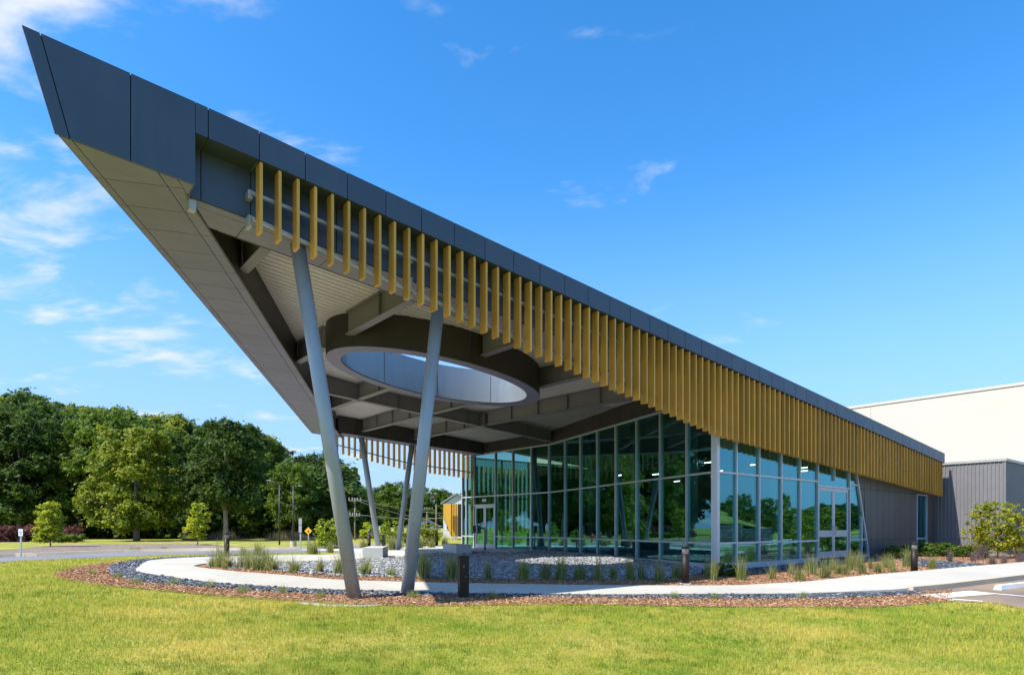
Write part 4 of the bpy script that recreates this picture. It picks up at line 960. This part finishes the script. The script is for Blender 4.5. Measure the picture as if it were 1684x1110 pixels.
def s_yellow(o, h, m):
    r_ = 6.3 * m; c = h - r_; mb = MB(); mb.plate([(-r_, -.006, c), (0, -.006, c - r_), (r_, -.006, c), (0, -.006, c + r_)], (0, .004, 0)); p = mb.build('sign_panel', M['yellow'], o, off=False)
    mb = MB(); mb.tube([(0, -.0065, c - .8 * m), (0, -.012, c - .8 * m)], 2.0 * m, 8); q = mb.build('stop_symbol', M['red'], None); q.parent = p
    mb = MB(); mb.plate([(-.9 * m, -.0066, c + 2.4 * m), (.9 * m, -.0066, c + 2.4 * m), (0, -.0066, c + 3.6 * m)], (0, -.005, 0)); q = mb.build('arrow', M['ink'], None); q.parent = p
post_sign(507, 895.5, 866.5, 'yellow diamond stop-ahead sign with a red octagon, before the woods', s_yellow)
def s_edge(o, h, m):
    mb = MB(); mb.box(-2.6 * m, 2.6 * m, -.03, -.001, h - 11 * m, h); mb.build('sign_panel', M['post'], o, off=False); mb = MB(); mb.box(-2.4 * m, 2.4 * m, -.03, -.001, h - 23 * m, h - 12 * m); mb.build('sign_panel', M['post'], o, off=False)
post_sign(494, 911, 852, 'two narrow grey sign backs on one post in front of the street lamps', s_edge)
# hydrant
x, y = GP(526, 897.5); hy = empty('fire_hydrant', (x, y, 0), 0, 'red fire hydrant at the road edge right of the yellow sign', 'hydrant')
lathe([(.14, 0), (.14, .05), (.10, .06), (.10, .48), (.13, .5), (.13, .55), (.10, .6), (.05, .68), (.02, .72)], 14).build('barrel', M['hyd'], hy, smooth=True, off=False)
mb = MB(); mb.tube([(-.2, 0, .4), (.2, 0, .4)], .05, 10); mb.build('outlet_cap', M['hyd'], hy, smooth=True, off=False)
# street lamps
def lamp(px, py, top_py, arm, label, base=False):
    x, y = GP(px, py); o = empty('street_lamp', (x, y, 0), 0, label, 'street lamp', 'street lamps by the far road'); h = HT(top_py, y); m = y / FPX
    z0 = .38 if base else 0
    if base: lathe([(.17, 0), (.17, .38)], 20).build('base', M['conc'], o, off=False)
    mb = MB(); mb.tube([(0, 0, z0), (0, 0, h)], [.055, .04], 10); mb.build('pole', M['lamp_pole'], o, smooth=True, off=False)
    dx, dz = arm[0] * m, arm[1] * m
    mb = MB(); mb.tube([(0, 0, h - .05), (dx * .8, 0, h + dz)], .025, 8); mb.build('arm', M['lamp_pole'], o, smooth=True, off=False)
    mb = MB(); sg = 1 if dx > 0 else -1; mb.hexa([(dx * .75, -.14, h + dz - .03), (dx * 1.1 + sg * .1, -.14, h + dz - .03), (dx * 1.1 + sg * .1, .14, h + dz - .03), (dx * .75, .14, h + dz - .03), (dx * .8, -.1, h + dz + .05), (dx * 1.1, -.1, h + dz + .03), (dx * 1.1, .1, h + dz + .03), (dx * .8, .1, h + dz + .05)]); mb.build('lamp_head', M['lamp_pole'], o, off=False)
lamp(459.5, 895.8, 797, (-17, 7), 'tall dark street lamp with a long upswept arm at the wood edge'); lamp(482.5, 901, 799, (11, .5), 'street lamp with a short arm on a white concrete base', True)
# utility poles and wires
poles = []
def upole(px, Y, top_py, label, arms=((0, 1.3), (-1.6, .8)), mat='wood_pole', H0=-1.0, r=(.12, .09)):
    x, y = AT(px, Y); h = HT(top_py, Y); o = empty('utility_pole', (x, y, 0), .25, label, 'utility pole', 'utility poles along the far street')
    mb = MB(); mb.tube([(0, 0, H0), (0, 0, h)], list(r), 10); mb.build('pole', M[mat], o, smooth=True, off=False)
    for dz, hw in arms:
        mb = MB(); mb.box(-hw, hw, -.2, -.1, h + dz - .3, h + dz - .2); a = mb.build('crossarm', M[mat], o, off=False)
        for k_ in (-.9, -.4, .4, .9):
            mb = MB(); mb.tube([(hw * k_, -.15, h + dz - .199), (hw * k_, -.15, h + dz + .02)], .05, 8); q = mb.build('insulator', M['post'], None); q.parent = a
    poles.append((x, y, h)); return o
upole(583.6, 57, 818.5, 'weathered utility pole with two crossarms right behind the tall slanted column', ((0, .55), (-1.35, .45)), r=(.075, .055))
upole(702, 108, 834, 'slim utility pole between the second near column and the amber wing', ((0, 1.0),)); upole(717.3, 98, 829, 'dark bare pole left of the amber wing', (), 'wood_pole')
def wire(a, b, sag, label, r=.025):
    mb = MB(); A, B = Vector(a), Vector(b); mb.tube([A.lerp(B, t) - Vector((0, 0, sag * 4 * t * (1 - t))) for t in np.linspace(0, 1, 15)], r, 6); tag(mb.build('power_line', M['wire']), label, 'power line', 'power lines along the far street')
def wp(px, py, Y): return (*AT(px, Y), HT(py, Y))
wire(wp(583.6, 819, 57), wp(760, 841, 120), .7, 'upper power line running right from the weathered pole'); wire(wp(583.6, 821.5, 56.5), wp(760, 843, 119), 1.3, 'second power line just under the upper one')
wire(wp(583.6, 845.5, 57), wp(760, 846, 120), .6, 'lower cable strung across behind the columns', .03)
# parked white car far off
def car(px, Y, py, label, rz=0, name='parked_car', mat='carw'):
    x, y = AT(px, Y); o = empty(name, (x, y, HT(py, Y)), rz, label, 'car')
    mb = MB(); mb.v = []; prof = [(-2.2, .35), (-2.2, .8), (-1.5, .92), (-.9, 1.42), (.7, 1.45), (1.4, .95), (2.1, .85), (2.2, .4)]
    mb.plate([(a, -.85, b) for a, b in prof], (0, 1.7, 0)); mb.build('body', M[mat], o, bevel=.05, off=False)
    mb = MB(); mb.plate([(-1.25, -.86, .95), (-.82, -.86, 1.36), (.62, -.86, 1.38), (1.15, -.86, .97)], (0, 1.72, 0)); mb.build('window', M['carglass'], o, off=False)
    for wx_ in (-1.35, 1.35):
        for wy_ in (-.8, .8):
            mb = MB(); mb.tube([(wx_, wy_ - .1, .33), (wx_, wy_ + .1, .33)], .33, 16); w0 = mb.build('wheel', M['rubber'], o, off=False)
            mb = MB(); mb.tube([(wx_, wy_ - .105, .33), (wx_, wy_ + .105, .33)], .19, 12); q = mb.build('rim', M['post'], None); q.parent = w0
car(723, 165, 874.3, 'white car parked far off left of the amber wing', .3)

# ------------------------------------------------------------------ plants
def crown_mesh(name, seed, blobs, n_leaf, size, mats, mi_prob=None, flat=.75, shell=.6, droop=0, jitter=.32, elong=1.5):
    """leaves spread through a crown made of clumps (x, y, z, r); smaller twigs of leaves inside each clump"""
    r = np.random.default_rng(seed); B = np.asarray(blobs, float); vol = B[:, 3] ** 2.2; pick = r.choice(len(B), n_leaf, p=vol / vol.sum())
    d = r.normal(size=(n_leaf, 3)); d /= np.linalg.norm(d, axis=1)[:, None]
    # twigs: leaf directions gather round a few dozen twig directions of each clump
    nt = 9; tw = r.normal(size=(len(B), nt, 3)); tw /= np.linalg.norm(tw, axis=2)[..., None]; td = tw[pick, r.integers(0, nt, n_leaf)]
    d = td + r.normal(0, jitter, (n_leaf, 3)); rad = B[pick, 3] * (shell + (1.05 - shell) * r.random(n_leaf)) * r.uniform(.75, 1.1, n_leaf)
    P = B[pick, :3] + d * rad[:, None] * np.array([1, 1, flat]) + np.array([0, 0, -droop]) * r.random((n_leaf, 1))
    nrm = d * .6 + r.normal(0, .55, (n_leaf, 3)) + np.array([0, 0, .55]); nrm /= np.linalg.norm(nrm, axis=1)[:, None]
    a = np.cross(nrm, r.normal(size=(n_leaf, 3))); a /= np.linalg.norm(a, axis=1)[:, None]; b = np.cross(nrm, a); s_ = size * r.uniform(.6, 1.35, n_leaf)[:, None]
    V = np.stack([P - a * s_ * elong / 2, P - b * s_ / 2 + nrm * s_ * .12, P + a * s_ * elong / 2, P + b * s_ / 2 + nrm * s_ * .12], 1).reshape(-1, 3)
    F = np.arange(4 * n_leaf).reshape(-1, 4); mi = None
    if mi_prob: mi = r.choice(len(mi_prob), n_leaf, p=mi_prob)
    return np_mesh(name, V, F, mats, mi=mi)
def blobs_round(seed, H, base, R_, n, rc, top_bias=.0, taper=.35):
    """clump centres through an egg-shaped crown from z=base to z=H, mostly near its outside"""
    r = random.Random(seed); out = []
    while len(out) < n:
        f = r.random(); z = base + (H - base) * f; prof = math.sin(math.pi * min(1, max(0.02, (f * (1 - taper) + taper * .35 + .08)))) ** .75
        rr_ = R_ * prof * math.sqrt(r.uniform(.12, 1)) * r.uniform(.72, 1.2); a = r.uniform(0, 6.283)
        out.append((rr_ * math.cos(a), rr_ * math.sin(a), z, rc * r.uniform(.65, 1.25) * (1 - .35 * f)))
    return out
def trunk_mb(seed, H, r0, blobs, nl=9, lean=.02):
    r = random.Random(seed); mb = MB(); pts = [(0, 0, -.2)]
    for i in range(1, 7): pts.append((r.uniform(-lean, lean) * H * i / 6, r.uniform(-lean, lean) * H * i / 6, H * i / 6))
    mb.tube(pts, [r0 * 1.25] + [r0 * (1 - .13 * i) for i in range(1, 7)], 9)
    for b in r.sample(blobs, min(nl, len(blobs))):
        z0 = min(b[2] * .62, H * .9); f = z0 / H; rr_ = r0 * (1 - .78 * f) * .5; p0 = Vector((0, 0, z0)); p1 = Vector(b[:3]); pm = p0.lerp(p1, .5) + Vector((0, 0, .06 * H * r.random()))
        mb.tube([p0, pm, p1], [rr_, rr_ * .6, rr_ * .2], 6)
    return mb
def tree_proto(name, seed, H, base, R_, n, rc, leaves, lsize, mat, r0, bark='bark', **k):
    bl = blobs_round(seed, H - rc * .5, base, R_, n, rc); kind = k.pop('taper', None)
    cm = crown_mesh(name + '_crown', seed, bl, leaves, lsize, mat, **k); tm = trunk_mb(seed, H * .82, r0, bl).build('trunk', M[bark], None, smooth=True); t_me = tm.data; bpy.data.objects.remove(tm)
    return dict(crown=cm, trunk=t_me, H=H)
def place_tree(pr, name, x, y, H, label, group=None, rz=None, cat='tree', z=None, wide=1.0):
    s = H / pr['H']; o = empty(name, (x, y, (float(ground(x, y)) if z is None else z)), random.uniform(0, 6.28) if rz is None else rz, label, cat, group); o.scale = (s * wide, s * wide, s)
    c = link('crown', pr['crown'], o, off=False); t = link('trunk', pr['trunk'], o, off=False); return o
TP = dict(
    d1=tree_proto('deep_a', 11, 18, 3.2, 5.0, 142, 1.40, 24650, 0.28, M['leafd'], .32), d2=tree_proto('deep_b', 12, 20, 4.2, 4.6, 150, 1.36, 24650, 0.28, M['leafd'], .34),
    m1=tree_proto('mid_a', 13, 17, 3.0, 5.2, 142, 1.36, 24650, 0.27, M['leafm'], .3), m2=tree_proto('mid_b', 14, 19, 4.0, 4.8, 135, 1.44, 23200, 0.28, M['leafm'], .32),
    y1=tree_proto('yel_a', 15, 18, 3.5, 4.6, 135, 1.28, 23200, 0.26, M['leafy'], .3), p1=tree_proto('pine_a', 16, 21, 8.0, 3.6, 90, 1.20, 18850, 0.25, M['pine'], .28, flat=.5),
    u1=tree_proto('under_a', 17, 6, .4, 3.2, 50, 1.2, 9000, .26, M['leafd'], .1),
)
# ragged line of the wood's top, photo row by photo column
TOPL = [(-200, 640), (0, 636), (60, 640), (100, 652), (150, 660), (185, 650), (215, 662), (235, 690), (270, 682), (300, 684), (330, 698), (360, 690), (400, 690), (430, 702), (480, 730), (515, 745), (535, 772), (565, 770), (590, 796), (640, 800), (660, 792), (690, 812), (705, 800), (730, 808), (760, 812), (900, 815)]
TX = np.array([p[0] for p in TOPL]); TY = np.array([p[1] for p in TOPL])
ROWN = {64: 'nearest', 72: 'second', 82: 'third', 94: 'last'}; rt = random.Random(5); kinds = ['d1', 'd2', 'm1', 'd1', 'm2', 'd2', 'y1', 'p1', 'd1', 'm1']
DESC = {'d1': 'deep green broadleaf tree in the wood left of the canopy', 'd2': 'deep green tall tree in the wood left of the canopy', 'm1': 'mid green broadleaf tree in the wood left of the canopy', 'm2': 'mid green tall tree in the wood left of the canopy', 'y1': 'yellow-tinged green tree in the wood left of the canopy', 'p1': 'dark pine with a bare trunk in the wood left of the canopy'}
i = 0
for Yr, step, drop in ((64, 50, 30), (72, 44, 12), (82, 46, 0), (94, 60, 6)):
    px = -190 + rt.uniform(0, 30); rown = 0
    while px < 545 - (Yr - 64) * .2:
        Y = Yr + rt.uniform(-3, 3); tp_ = float(np.interp(px, TX, TY)) + drop * rt.uniform(.3, 1.6) + rt.uniform(-6, 16); k_ = kinds[(i * 7 + rt.randrange(3)) % len(kinds)]
        if 100 <= px <= 240 and Yr == 82: k_ = 'y1' if px > 140 else 'm1'
        x, y = AT(px, Y); place_tree(TP[k_], 'wood_tree', x, y, HT(tp_, Y), (DESC[k_].replace(' in the wood left of the canopy', ', %s row of the wood, %s from the left' % (ROWN[Yr], ORD[rown])) if px > -30 else 'wood tree left of the photo edge, %s row, %s' % (ROWN[Yr], ORD[rown])), 'trees of the wood', wide=rt.uniform(.9, 1.15)); i += 1; rown += 1; px += step * rt.uniform(.8, 1.2)
for j in range(16):
    x, y = -62 - 5.2 * j + rt.uniform(-2, 2), 62 - 2.6 * j + rt.uniform(-3, 3); place_tree(TP[kinds[j % 10]], 'wood_tree', x, y, rt.uniform(16, 20), 'wood tree beyond the left photo edge, %s going left' % ORD[j], 'trees of the wood')
# bushy understorey that closes the wood's edge
px = -180; ui = 0
while px < 560:
    Y = rt.uniform(66, 74); x, y = AT(px, Y); place_tree(TP['u1'], 'understorey_shrub', x, y, rt.uniform(4.5, 8.5), 'dark shrub under the trees of the wood, %s from the left' % ORD_(ui), 'shrubs under the wood', cat='shrub', wide=1.25); px += rt.uniform(22, 34); ui += 1
# far trees seen between the columns
for j, (px, Y, tpy, k_) in enumerate([(520, 84, 742, 'd1'), (540, 90, 752, 'd2'), (548, 96, 765, 'm1'), (566, 100, 780, 'y1'), (584, 118, 800, 'd1'), (606, 122, 806, 'd2'), (628, 120, 800, 'm2'), (652, 118, 789, 'm1'), (676, 126, 806, 'd1'), (694, 130, 812, 'd2'), (712, 128, 800, 'm1'), (732, 132, 806, 'd1'), (748, 126, 812, 'm2'), (640, 140, 796, 'd1'), (600, 138, 800, 'd1'), (770, 140, 805, 'd2'), (800, 140, 806, 'm1'), (690, 145, 800, 'd2')]):
    x, y = AT(px, Y); place_tree(TP[k_], 'far_tree', x, y, HT(tpy, Y), {'m': 'mid green', 'y': 'yellow-green', 'd': 'deep green'}[k_[0]] + ' tree far behind the slanted columns, %s listed by column' % ORD[j], 'far trees behind the columns', wide=1.2)
# the big maple standing free on the lawn and the tall oak with a bare trunk
mp_ = tree_proto('maple', 31, 10.6, 1.5, 4.1, 170, .9, 30000, .215, M['leafy'], .26, 'barkl')
x, y = AT(225, 54); place_tree(mp_, 'maple_tree', x, y, HT(702, 54), 'big round light green tree with a pale trunk standing free on the far lawn', rz=.7)
ok_ = tree_proto('oak', 32, 11.5, 3.4, 3.5, 130, .92, 24000, .21, M['leafd'], .24, 'barkl')
x, y = AT(371, 54); place_tree(ok_, 'oak_tree', x, y, HT(690, 54), 'tall dark green tree with a straight bare lower trunk before the wood', rz=2.0)
# young trees by the road
yg = tree_proto('young', 33, 2.6, .5, .56, 80, .19, 5200, .075, [M['leafm'], M['leafb'], M['leafgold']], .03, 'barkl', mi_prob=[.22, .71, .07])
x, y = GP(83, 905); place_tree(yg, 'young_tree', x, y, HT(822, y), 'young bushy tree with some orange leaves right of the white sign', rz=.3, wide=1.15)
yg2 = tree_proto('young2', 34, 2.6, .55, .5, 60, .17, 2800, .085, [M['leafb'], M['leafgold']], .028, 'barkl', mi_prob=[.93, .07])
x, y = GP(325, 900.5); place_tree(yg2, 'young_tree', x, y, HT(826, y), 'young lime green tree with a thin trunk below the canopy rake', rz=1.1, wide=1.1)
lm = tree_proto('lime', 35, 4.5, 1.2, 1.6, 26, .55, 1900, .22, M['leafb'], .07)
x, y = AT(603, 55); place_tree(lm, 'lime_tree', x, y, HT(858, 55), 'bright lime green small tree between the tall column and the far columns', wide=1.1)
# shrubs beyond the plaza
sh = tree_proto('shrub', 36, 2.6, .25, 1.15, 36, .42, 3000, .12, [M['leafm'], M['leafb']], .03, mi_prob=[.55, .45]); shg = tree_proto('shrubg', 37, 2.4, .2, 1.2, 36, .42, 2800, .12, [M['leafb'], M['leafgold'], M['leafm']], .03, mi_prob=[.45, .3, .25])
for px, Y, tpy, pr, wd, lab in [(541, 34, 850, sh, 1.1, 'loose green shrub behind the tall slanted column'), (640, 40, 855, sh, 1.2, 'tall green shrub between the far columns'), (700, 40, 860, shg, 1.15, 'yellow-green shrub right of the far columns'), (668, 46, 862, sh, 1.2, 'green shrub behind the far right column'), (716, 50, 868, shg, .9, 'small golden shrub near the amber wing'), (560, 40, 868, sh, 1.0, 'low green shrub at the foot of the tall column')]:
    x, y = AT(px, Y); place_tree(pr, 'shrub', x, y, HT(tpy, Y), lab, 'shrubs beyond the plaza', cat='shrub', wide=wd)
# red hedge and clipped green hedge
rh = tree_proto('redhedge', 38, 1.7, .1, 1.9, 60, .55, 6500, .15, M['leafr'], .06, flat=.8)
for px, Y, wd, lab in [(-14, 51, 1.0, 'red-leaved hedge bush at the left edge of the photo'), (22, 51, 1.0, 'red-leaved hedge bush behind the white sign'), (58, 52, 1.0, 'red-leaved hedge bush left of the young bushy tree'), (104, 52, .75, 'red-leaved hedge bush right of the young bushy tree'), (84, 53, .8, 'red-leaved hedge bush half hidden by the young bushy tree')]:
    x, y = AT(px, Y); place_tree(rh, 'red_hedge', x, y, HT(863, Y), lab, 'red hedge bushes', cat='hedge', wide=wd)
gh = crown_mesh('green_hedge', 39, [(a * .4, b * .4, .35, .32) for a in range(-2, 3) for b in range(-1, 2)], 3200, .09, M['leafm']); o = link('green_hedge', gh); x, y = AT(108, 48); o.location = (x, y, 0); tag(o, 'low clipped green hedge in front of the red hedge', 'hedge')
# ornamental grasses
def grass_mesh(name, seed, n_, H, spread, wd, mats, plume=0.0):
    r = np.random.default_rng(seed); a = r.uniform(0, 6.283, n_); lean = np.abs(r.normal(0, spread, n_)); h = H * r.uniform(.45, 1.05, n_); b0 = r.normal(0, .045 * H / .6, (n_, 2)); K = 4
    V = []; pa = a + r.uniform(-1.5, 1.5, n_)
    for k_ in range(K):
        f = k_ / (K - 1); out = lean * h * (f ** 1.8); z = h * f * (1 - .25 * lean * f); w_ = wd * (1 - f) * (.6 + .4 * (f < .5)) * r.uniform(.8, 1.2, n_) + .0008
        cx, cy = b0[:, 0] + np.cos(a) * out, b0[:, 1] + np.sin(a) * out
        V += [np.stack([cx - np.cos(pa) * w_, cy - np.sin(pa) * w_, z], -1), np.stack([cx + np.cos(pa) * w_, cy + np.sin(pa) * w_, z], -1)]
    V = np.stack(V, 1).reshape(-1, 3); q = np.array([[2 * k_, 2 * k_ + 1, 2 * k_ + 3, 2 * k_ + 2] for k_ in range(K - 1)]); F = (q[None] + (np.arange(n_) * 2 * K)[:, None, None]).reshape(-1, 4)
    mi = np.repeat((r.random(n_) < plume).astype(int), K - 1); return np_mesh(name, V, F, mats, mi=mi)
GM = [grass_mesh('grass_%d' % k_, 50 + k_, 210, .62, .36, .0075, [M['orng'], M['orns']], .07 + .03 * k_) for k_ in range(5)] + [grass_mesh('grass_low_%d' % k_, 80 + k_, 150, .5, .6, .007, [M['orng'], M['orns']], .1) for k_ in range(2)] + [grass_mesh('grass_thin_%d' % k_, 85 + k_, 95, .7, .28, .0075, [M['orng'], M['orns']], .25) for k_ in range(2)]
GMs = [grass_mesh('grass_sparse_%d' % k_, 60 + k_, 110, .62, .34, .0075, [M['orng'], M['orns']], .16) for k_ in range(4)]
def og(px, py, hpx, label, group, meshes=GM, Y=None, wide=1.0):
    x, y = GP(px, py) if Y is None else AT(px, Y); o = link('ornamental_grass', random.choice(meshes)); o.location = (x, y, float(ground(x, y)) + .01); s = hpx * y / FPX / .60 * random.uniform(.72, 1.32)
    o.scale = (s * wide * random.uniform(.85, 1.4),) * 2 + (s,); o.rotation_euler = (random.uniform(-.12, .12), random.uniform(-.12, .12), random.uniform(0, 6.28)); tag(o, label, 'grass', group)
row1 = [(349, 933, 33), (362, 933.5, 30), (374, 934.5, 34), (396, 936, 34), (408, 937, 30), (421, 939, 36), (434, 939, 32), (447, 939.5, 35), (483, 942, 38), (526, 943.5, 34), (559, 946, 38), (601, 947, 34), (643.5, 948.6, 34), (697, 952, 44), (742, 952, 40), (803, 953, 42), (860, 953, 38), (896, 953, 32), (922, 954, 34), (952, 954, 36), (983.5, 955.5, 32), (1008, 954, 28), (1038, 955, 32), (1056, 953, 28)]
for j, (px, py, h) in enumerate(row1): og(px, py, h * 1.08, 'ornamental grass clump in the strip along the walk under the canopy, %s from the left' % ORD[j], 'grasses along the walk under the canopy')
row2 = [(1083, 957.5, 36), (1114, 952, 28), (1162, 950, 36), (1174, 955, 32), (1219, 955, 36), (1269, 953, 34), (1300.6, 946, 30), (1315, 955, 34), (1336.5, 946, 30), (1355, 951, 32), (1378, 945, 34), (1398, 938, 30), (1418, 945, 32), (1444, 942, 34), (1469, 942, 32), (1493, 933, 28), (1533, 936, 30)]
for j, (px, py, h) in enumerate(row2): og(px, py, h * 1.05, 'pale sunlit ornamental grass clump in the bed before the front glass, %s from the left' % ORD[j], 'grasses before the front glass', GMs)
for j, (px, py, h) in enumerate([(1329, 940, 26), (1368, 938, 26), (1390, 946, 28), (1408, 934, 24), (1432, 936, 28), (1456, 934, 26)]): og(px, py, h, 'small pale grass clump behind the front row before the glass doors, %s from the left' % ORD[j], 'small grasses before the glass doors', GMs)
for j, (px, py, h) in enumerate([(513, 911, 30), (543, 908.5, 26), (598, 901.5, 20), (645, 905, 30), (689, 902, 22), (710, 901, 24), (731, 897, 16), (655, 903, 22), (400, 915, 26), (425, 914, 24)]): og(px, py, h, 'ornamental grass clump beyond the plaza, %s of the scattered ones' % ORD[j], 'grasses beyond the plaza', wide=1.25)
# far bed tussocks
for j, (px, py, h) in enumerate([(180, 905, 5), (190, 908, 6), (203, 907.5, 6), (217, 907.5, 7), (228, 907, 7), (241, 907, 6), (257, 906.5, 5), (270, 906.5, 7), (140, 908, 5), (100, 905, 5), (45, 909, 5), (48, 914, 4), (310, 904, 5)]): og(px, py, h, 'small green tussock in the pale bed across the road, %s from the middle' % ORD[j], 'tussocks across the road', wide=2.2)
# shrubs and purple grasses at the right end
ys = tree_proto('goldshrub', 41, 2.2, .3, .85, 260, .13, 8200, .05, [M['leafgold'], M['leafb'], M['leafm']], .025, 'barkl', mi_prob=[.5, .3, .2], flat=.95, shell=.1, jitter=.7)
x, y = AT(1641, 25.5); place_tree(ys, 'gold_shrub', x, y, HT(824, 25.5) - float(ground(x, y)), 'loose yellow-leaved shrub before the grey corrugated wall', cat='shrub', rz=.4, wide=1.25)
PM = [grass_mesh('muhly_%d' % k_, 70 + k_, 260, .6, .42, .0035, [M['purp'], M['orng']], .15) for k_ in range(3)]
for j, (px, Y, h) in enumerate([(1562, 23.5, .5), (1612, 24.5, .75), (1632, 21.8, .5), (1652, 22.3, .5), (1678, 22.6, .6), (1676, 26.5, .95), (1612, 27, .8), (1600, 23.6, .45)]):
    x, y = AT(px, Y); o = link('muhly_grass', PM[j % 3]); o.location = (x, y, float(ground(x, y))); o.scale = (h / .6 * 1.1,) * 2 + (h / .6,); o.rotation_euler.z = j; tag(o, 'purple feathery grass clump by the yellow shrub, %s in depth order' % ORD[j], 'grass', 'purple grasses at the right')
lsb = tree_proto('lowshrub', 42, .55, .05, .5, 46, .13, 1500, .06, [M['leafd'], M['leafm']], .012, mi_prob=[.6, .4])
for j, (px, Y, h) in enumerate([(1482, 26.4, .5), (1498, 27, .5), (1520, 27.2, .6), (1535, 26.6, .5), (1548, 27, .6), (1560, 26.5, .5), (1576, 26.6, .5), (1590, 26.4, .5), (1606, 26, .45), (1470, 25.6, .45)]):
    x, y = AT(px, Y); place_tree(lsb, 'low_shrub', x, y, h, 'low green shrub at the foot of the grey wall, %s from the left' % ORD[j], 'low shrubs by the grey wall', cat='shrub', wide=1.2)
x, y = GP(1190, 948); place_tree(lsb, 'flower_shrub', x, y, .38, 'small leafy plant at the foot of the glass corner', cat='shrub', wide=1.5)
# dry brush along the edge of the wood
n = 30000; px = rng.uniform(300, 600, n); Y = 58 + rng.gamma(2, 2.2, n); x = (px - CXP) / FPX * Y
kk = (np.sin(x * 1.7 + np.sin(Y * 1.1) * 2) + np.sin(x * .63 + 1) + rng.normal(0, .5, n)) > .55; px, Y, x = px[kk], Y[kk], x[kk]; n = len(x)
blades('dry_brush', x, Y, rng.uniform(.25, 1.15, n) * (.6 + .4 * np.sin(x * 1.1)), rng.uniform(.02, .05, n), M['dry'], 'dry tan brush along the foot of the wood', 'brush', .3)

# ------------------------------------------------------------------ east of the frame: what the front glass mirrors
def MR(px, Y):                                    # place that the front glass shows at photo column px, Y metres along the mirrored view
    x, y = AT(px, Y); s, d = SD(x, y); return W(s, 22.2 - d)[:2]
bank = [MR(1150, 46), MR(1215, 49), MR(1262, 53), MR(1262, 90), MR(1150, 80)]
mb = MB(); zt = 3.3
b0 = [Vector((*p, 0)) for p in bank]
mb.poly([(*b0[0][:2], 1.5), (*b0[1][:2], 1.45), (*b0[2][:2], .9), (*b0[3][:2], 2.0), (*b0[4][:2], 4.2)]); tag(mb.build('bank', M['lawn']), kind='structure')
rw = empty('retaining_wall', (*bank[1], 0), 0, 'grey block retaining wall mirrored in the front glass', 'wall'); mb = MB(); rr_ = random.Random(3)
for (p, q, zt) in ((bank[0], bank[1], 1.5), (bank[1], bank[2], 1.2)):
    A, B = Vector(p), Vector(q); L_ = (B - A).length; t = (B - A) / L_; n_ = Vector((t.y, -t.x))
    for row in range(5):
        x = (row % 2) * .3
        while x < L_:
            a, b = A + t * x, A + t * min(L_, x + .58); z0 = -.2 + row * .32; z1 = z0 + .30; o1 = n_ * (.02 * rr_.random()); o2 = n_ * -.35
            if z1 < zt: mb.hexa([(*(a + o1), z0), (*(b + o1), z0), (*(b + o2), z0), (*(a + o2), z0), (*(a + o1), z1), (*(b + o1), z1), (*(b + o2), z1), (*(a + o2), z1)])
            x += .6
o = mb.build('block_courses', M['stonewall'], rw); tag(o, kind='stuff')
drive = [MR(1140, 38), MR(1200, 39), MR(1262, 42), MR(1360, 56), MR(1420, 80), MR(1420, 100), MR(1300, 60), MR(1240, 49), MR(1140, 45)]
sheet('drive', drive, .02, M['asph'], cut=False)
kerb('kerb', smooth_pts([MR(1140, 45), MR(1200, 46), MR(1240, 49), MR(1300, 60)], 4), .8, .2, M['paintw'])
kerb('kerb', smooth_pts([MR(1140, 38), MR(1200, 39), MR(1262, 42), MR(1330, 52)], 4), .8, .2, M['paintw'])
for px, Y, tpy, pr, wd, lab in [(1215, 62, 812, 'm1', 1.0, 'lone tree on the bank mirrored high in the front glass'), (1262, 60, 822, 'm2', 1.25, 'leafy tree mirrored in the middle of the front glass'), (1290, 70, 812, 'y1', .7, 'slim tree mirrored left of the glass doors'), (1305, 44, 838, 'y1', 1.3, 'yellow-green bush tree mirrored left of the glass doors'), (1350, 120, 828, 'd1', 1.4, 'far dark tree mirrored in the left door leaf'), (1372, 125, 830, 'd2', 1.5, 'far dark tree mirrored between the door leaves'), (1395, 128, 828, 'd1', 1.5, 'far dark tree mirrored in the right door leaf'), (1415, 120, 832, 'd2', 1.5, 'far dark tree mirrored by the raked jamb'), (1330, 118, 838, 'd1', 1.5, 'far dark tree mirrored beside the doors'), (1192, 74, 826, 'd1', 1.6, 'dark tree on the bank mirrored near the corner post'), (1235, 90, 838, 'd2', 1.8, 'dark far tree mirrored behind the bank')]:
    x, y = MR(px, Y); place_tree(TP[pr], 'east_tree', x, y, HT(tpy, Y) + .3, lab, 'trees mirrored in the front glass', wide=wd)
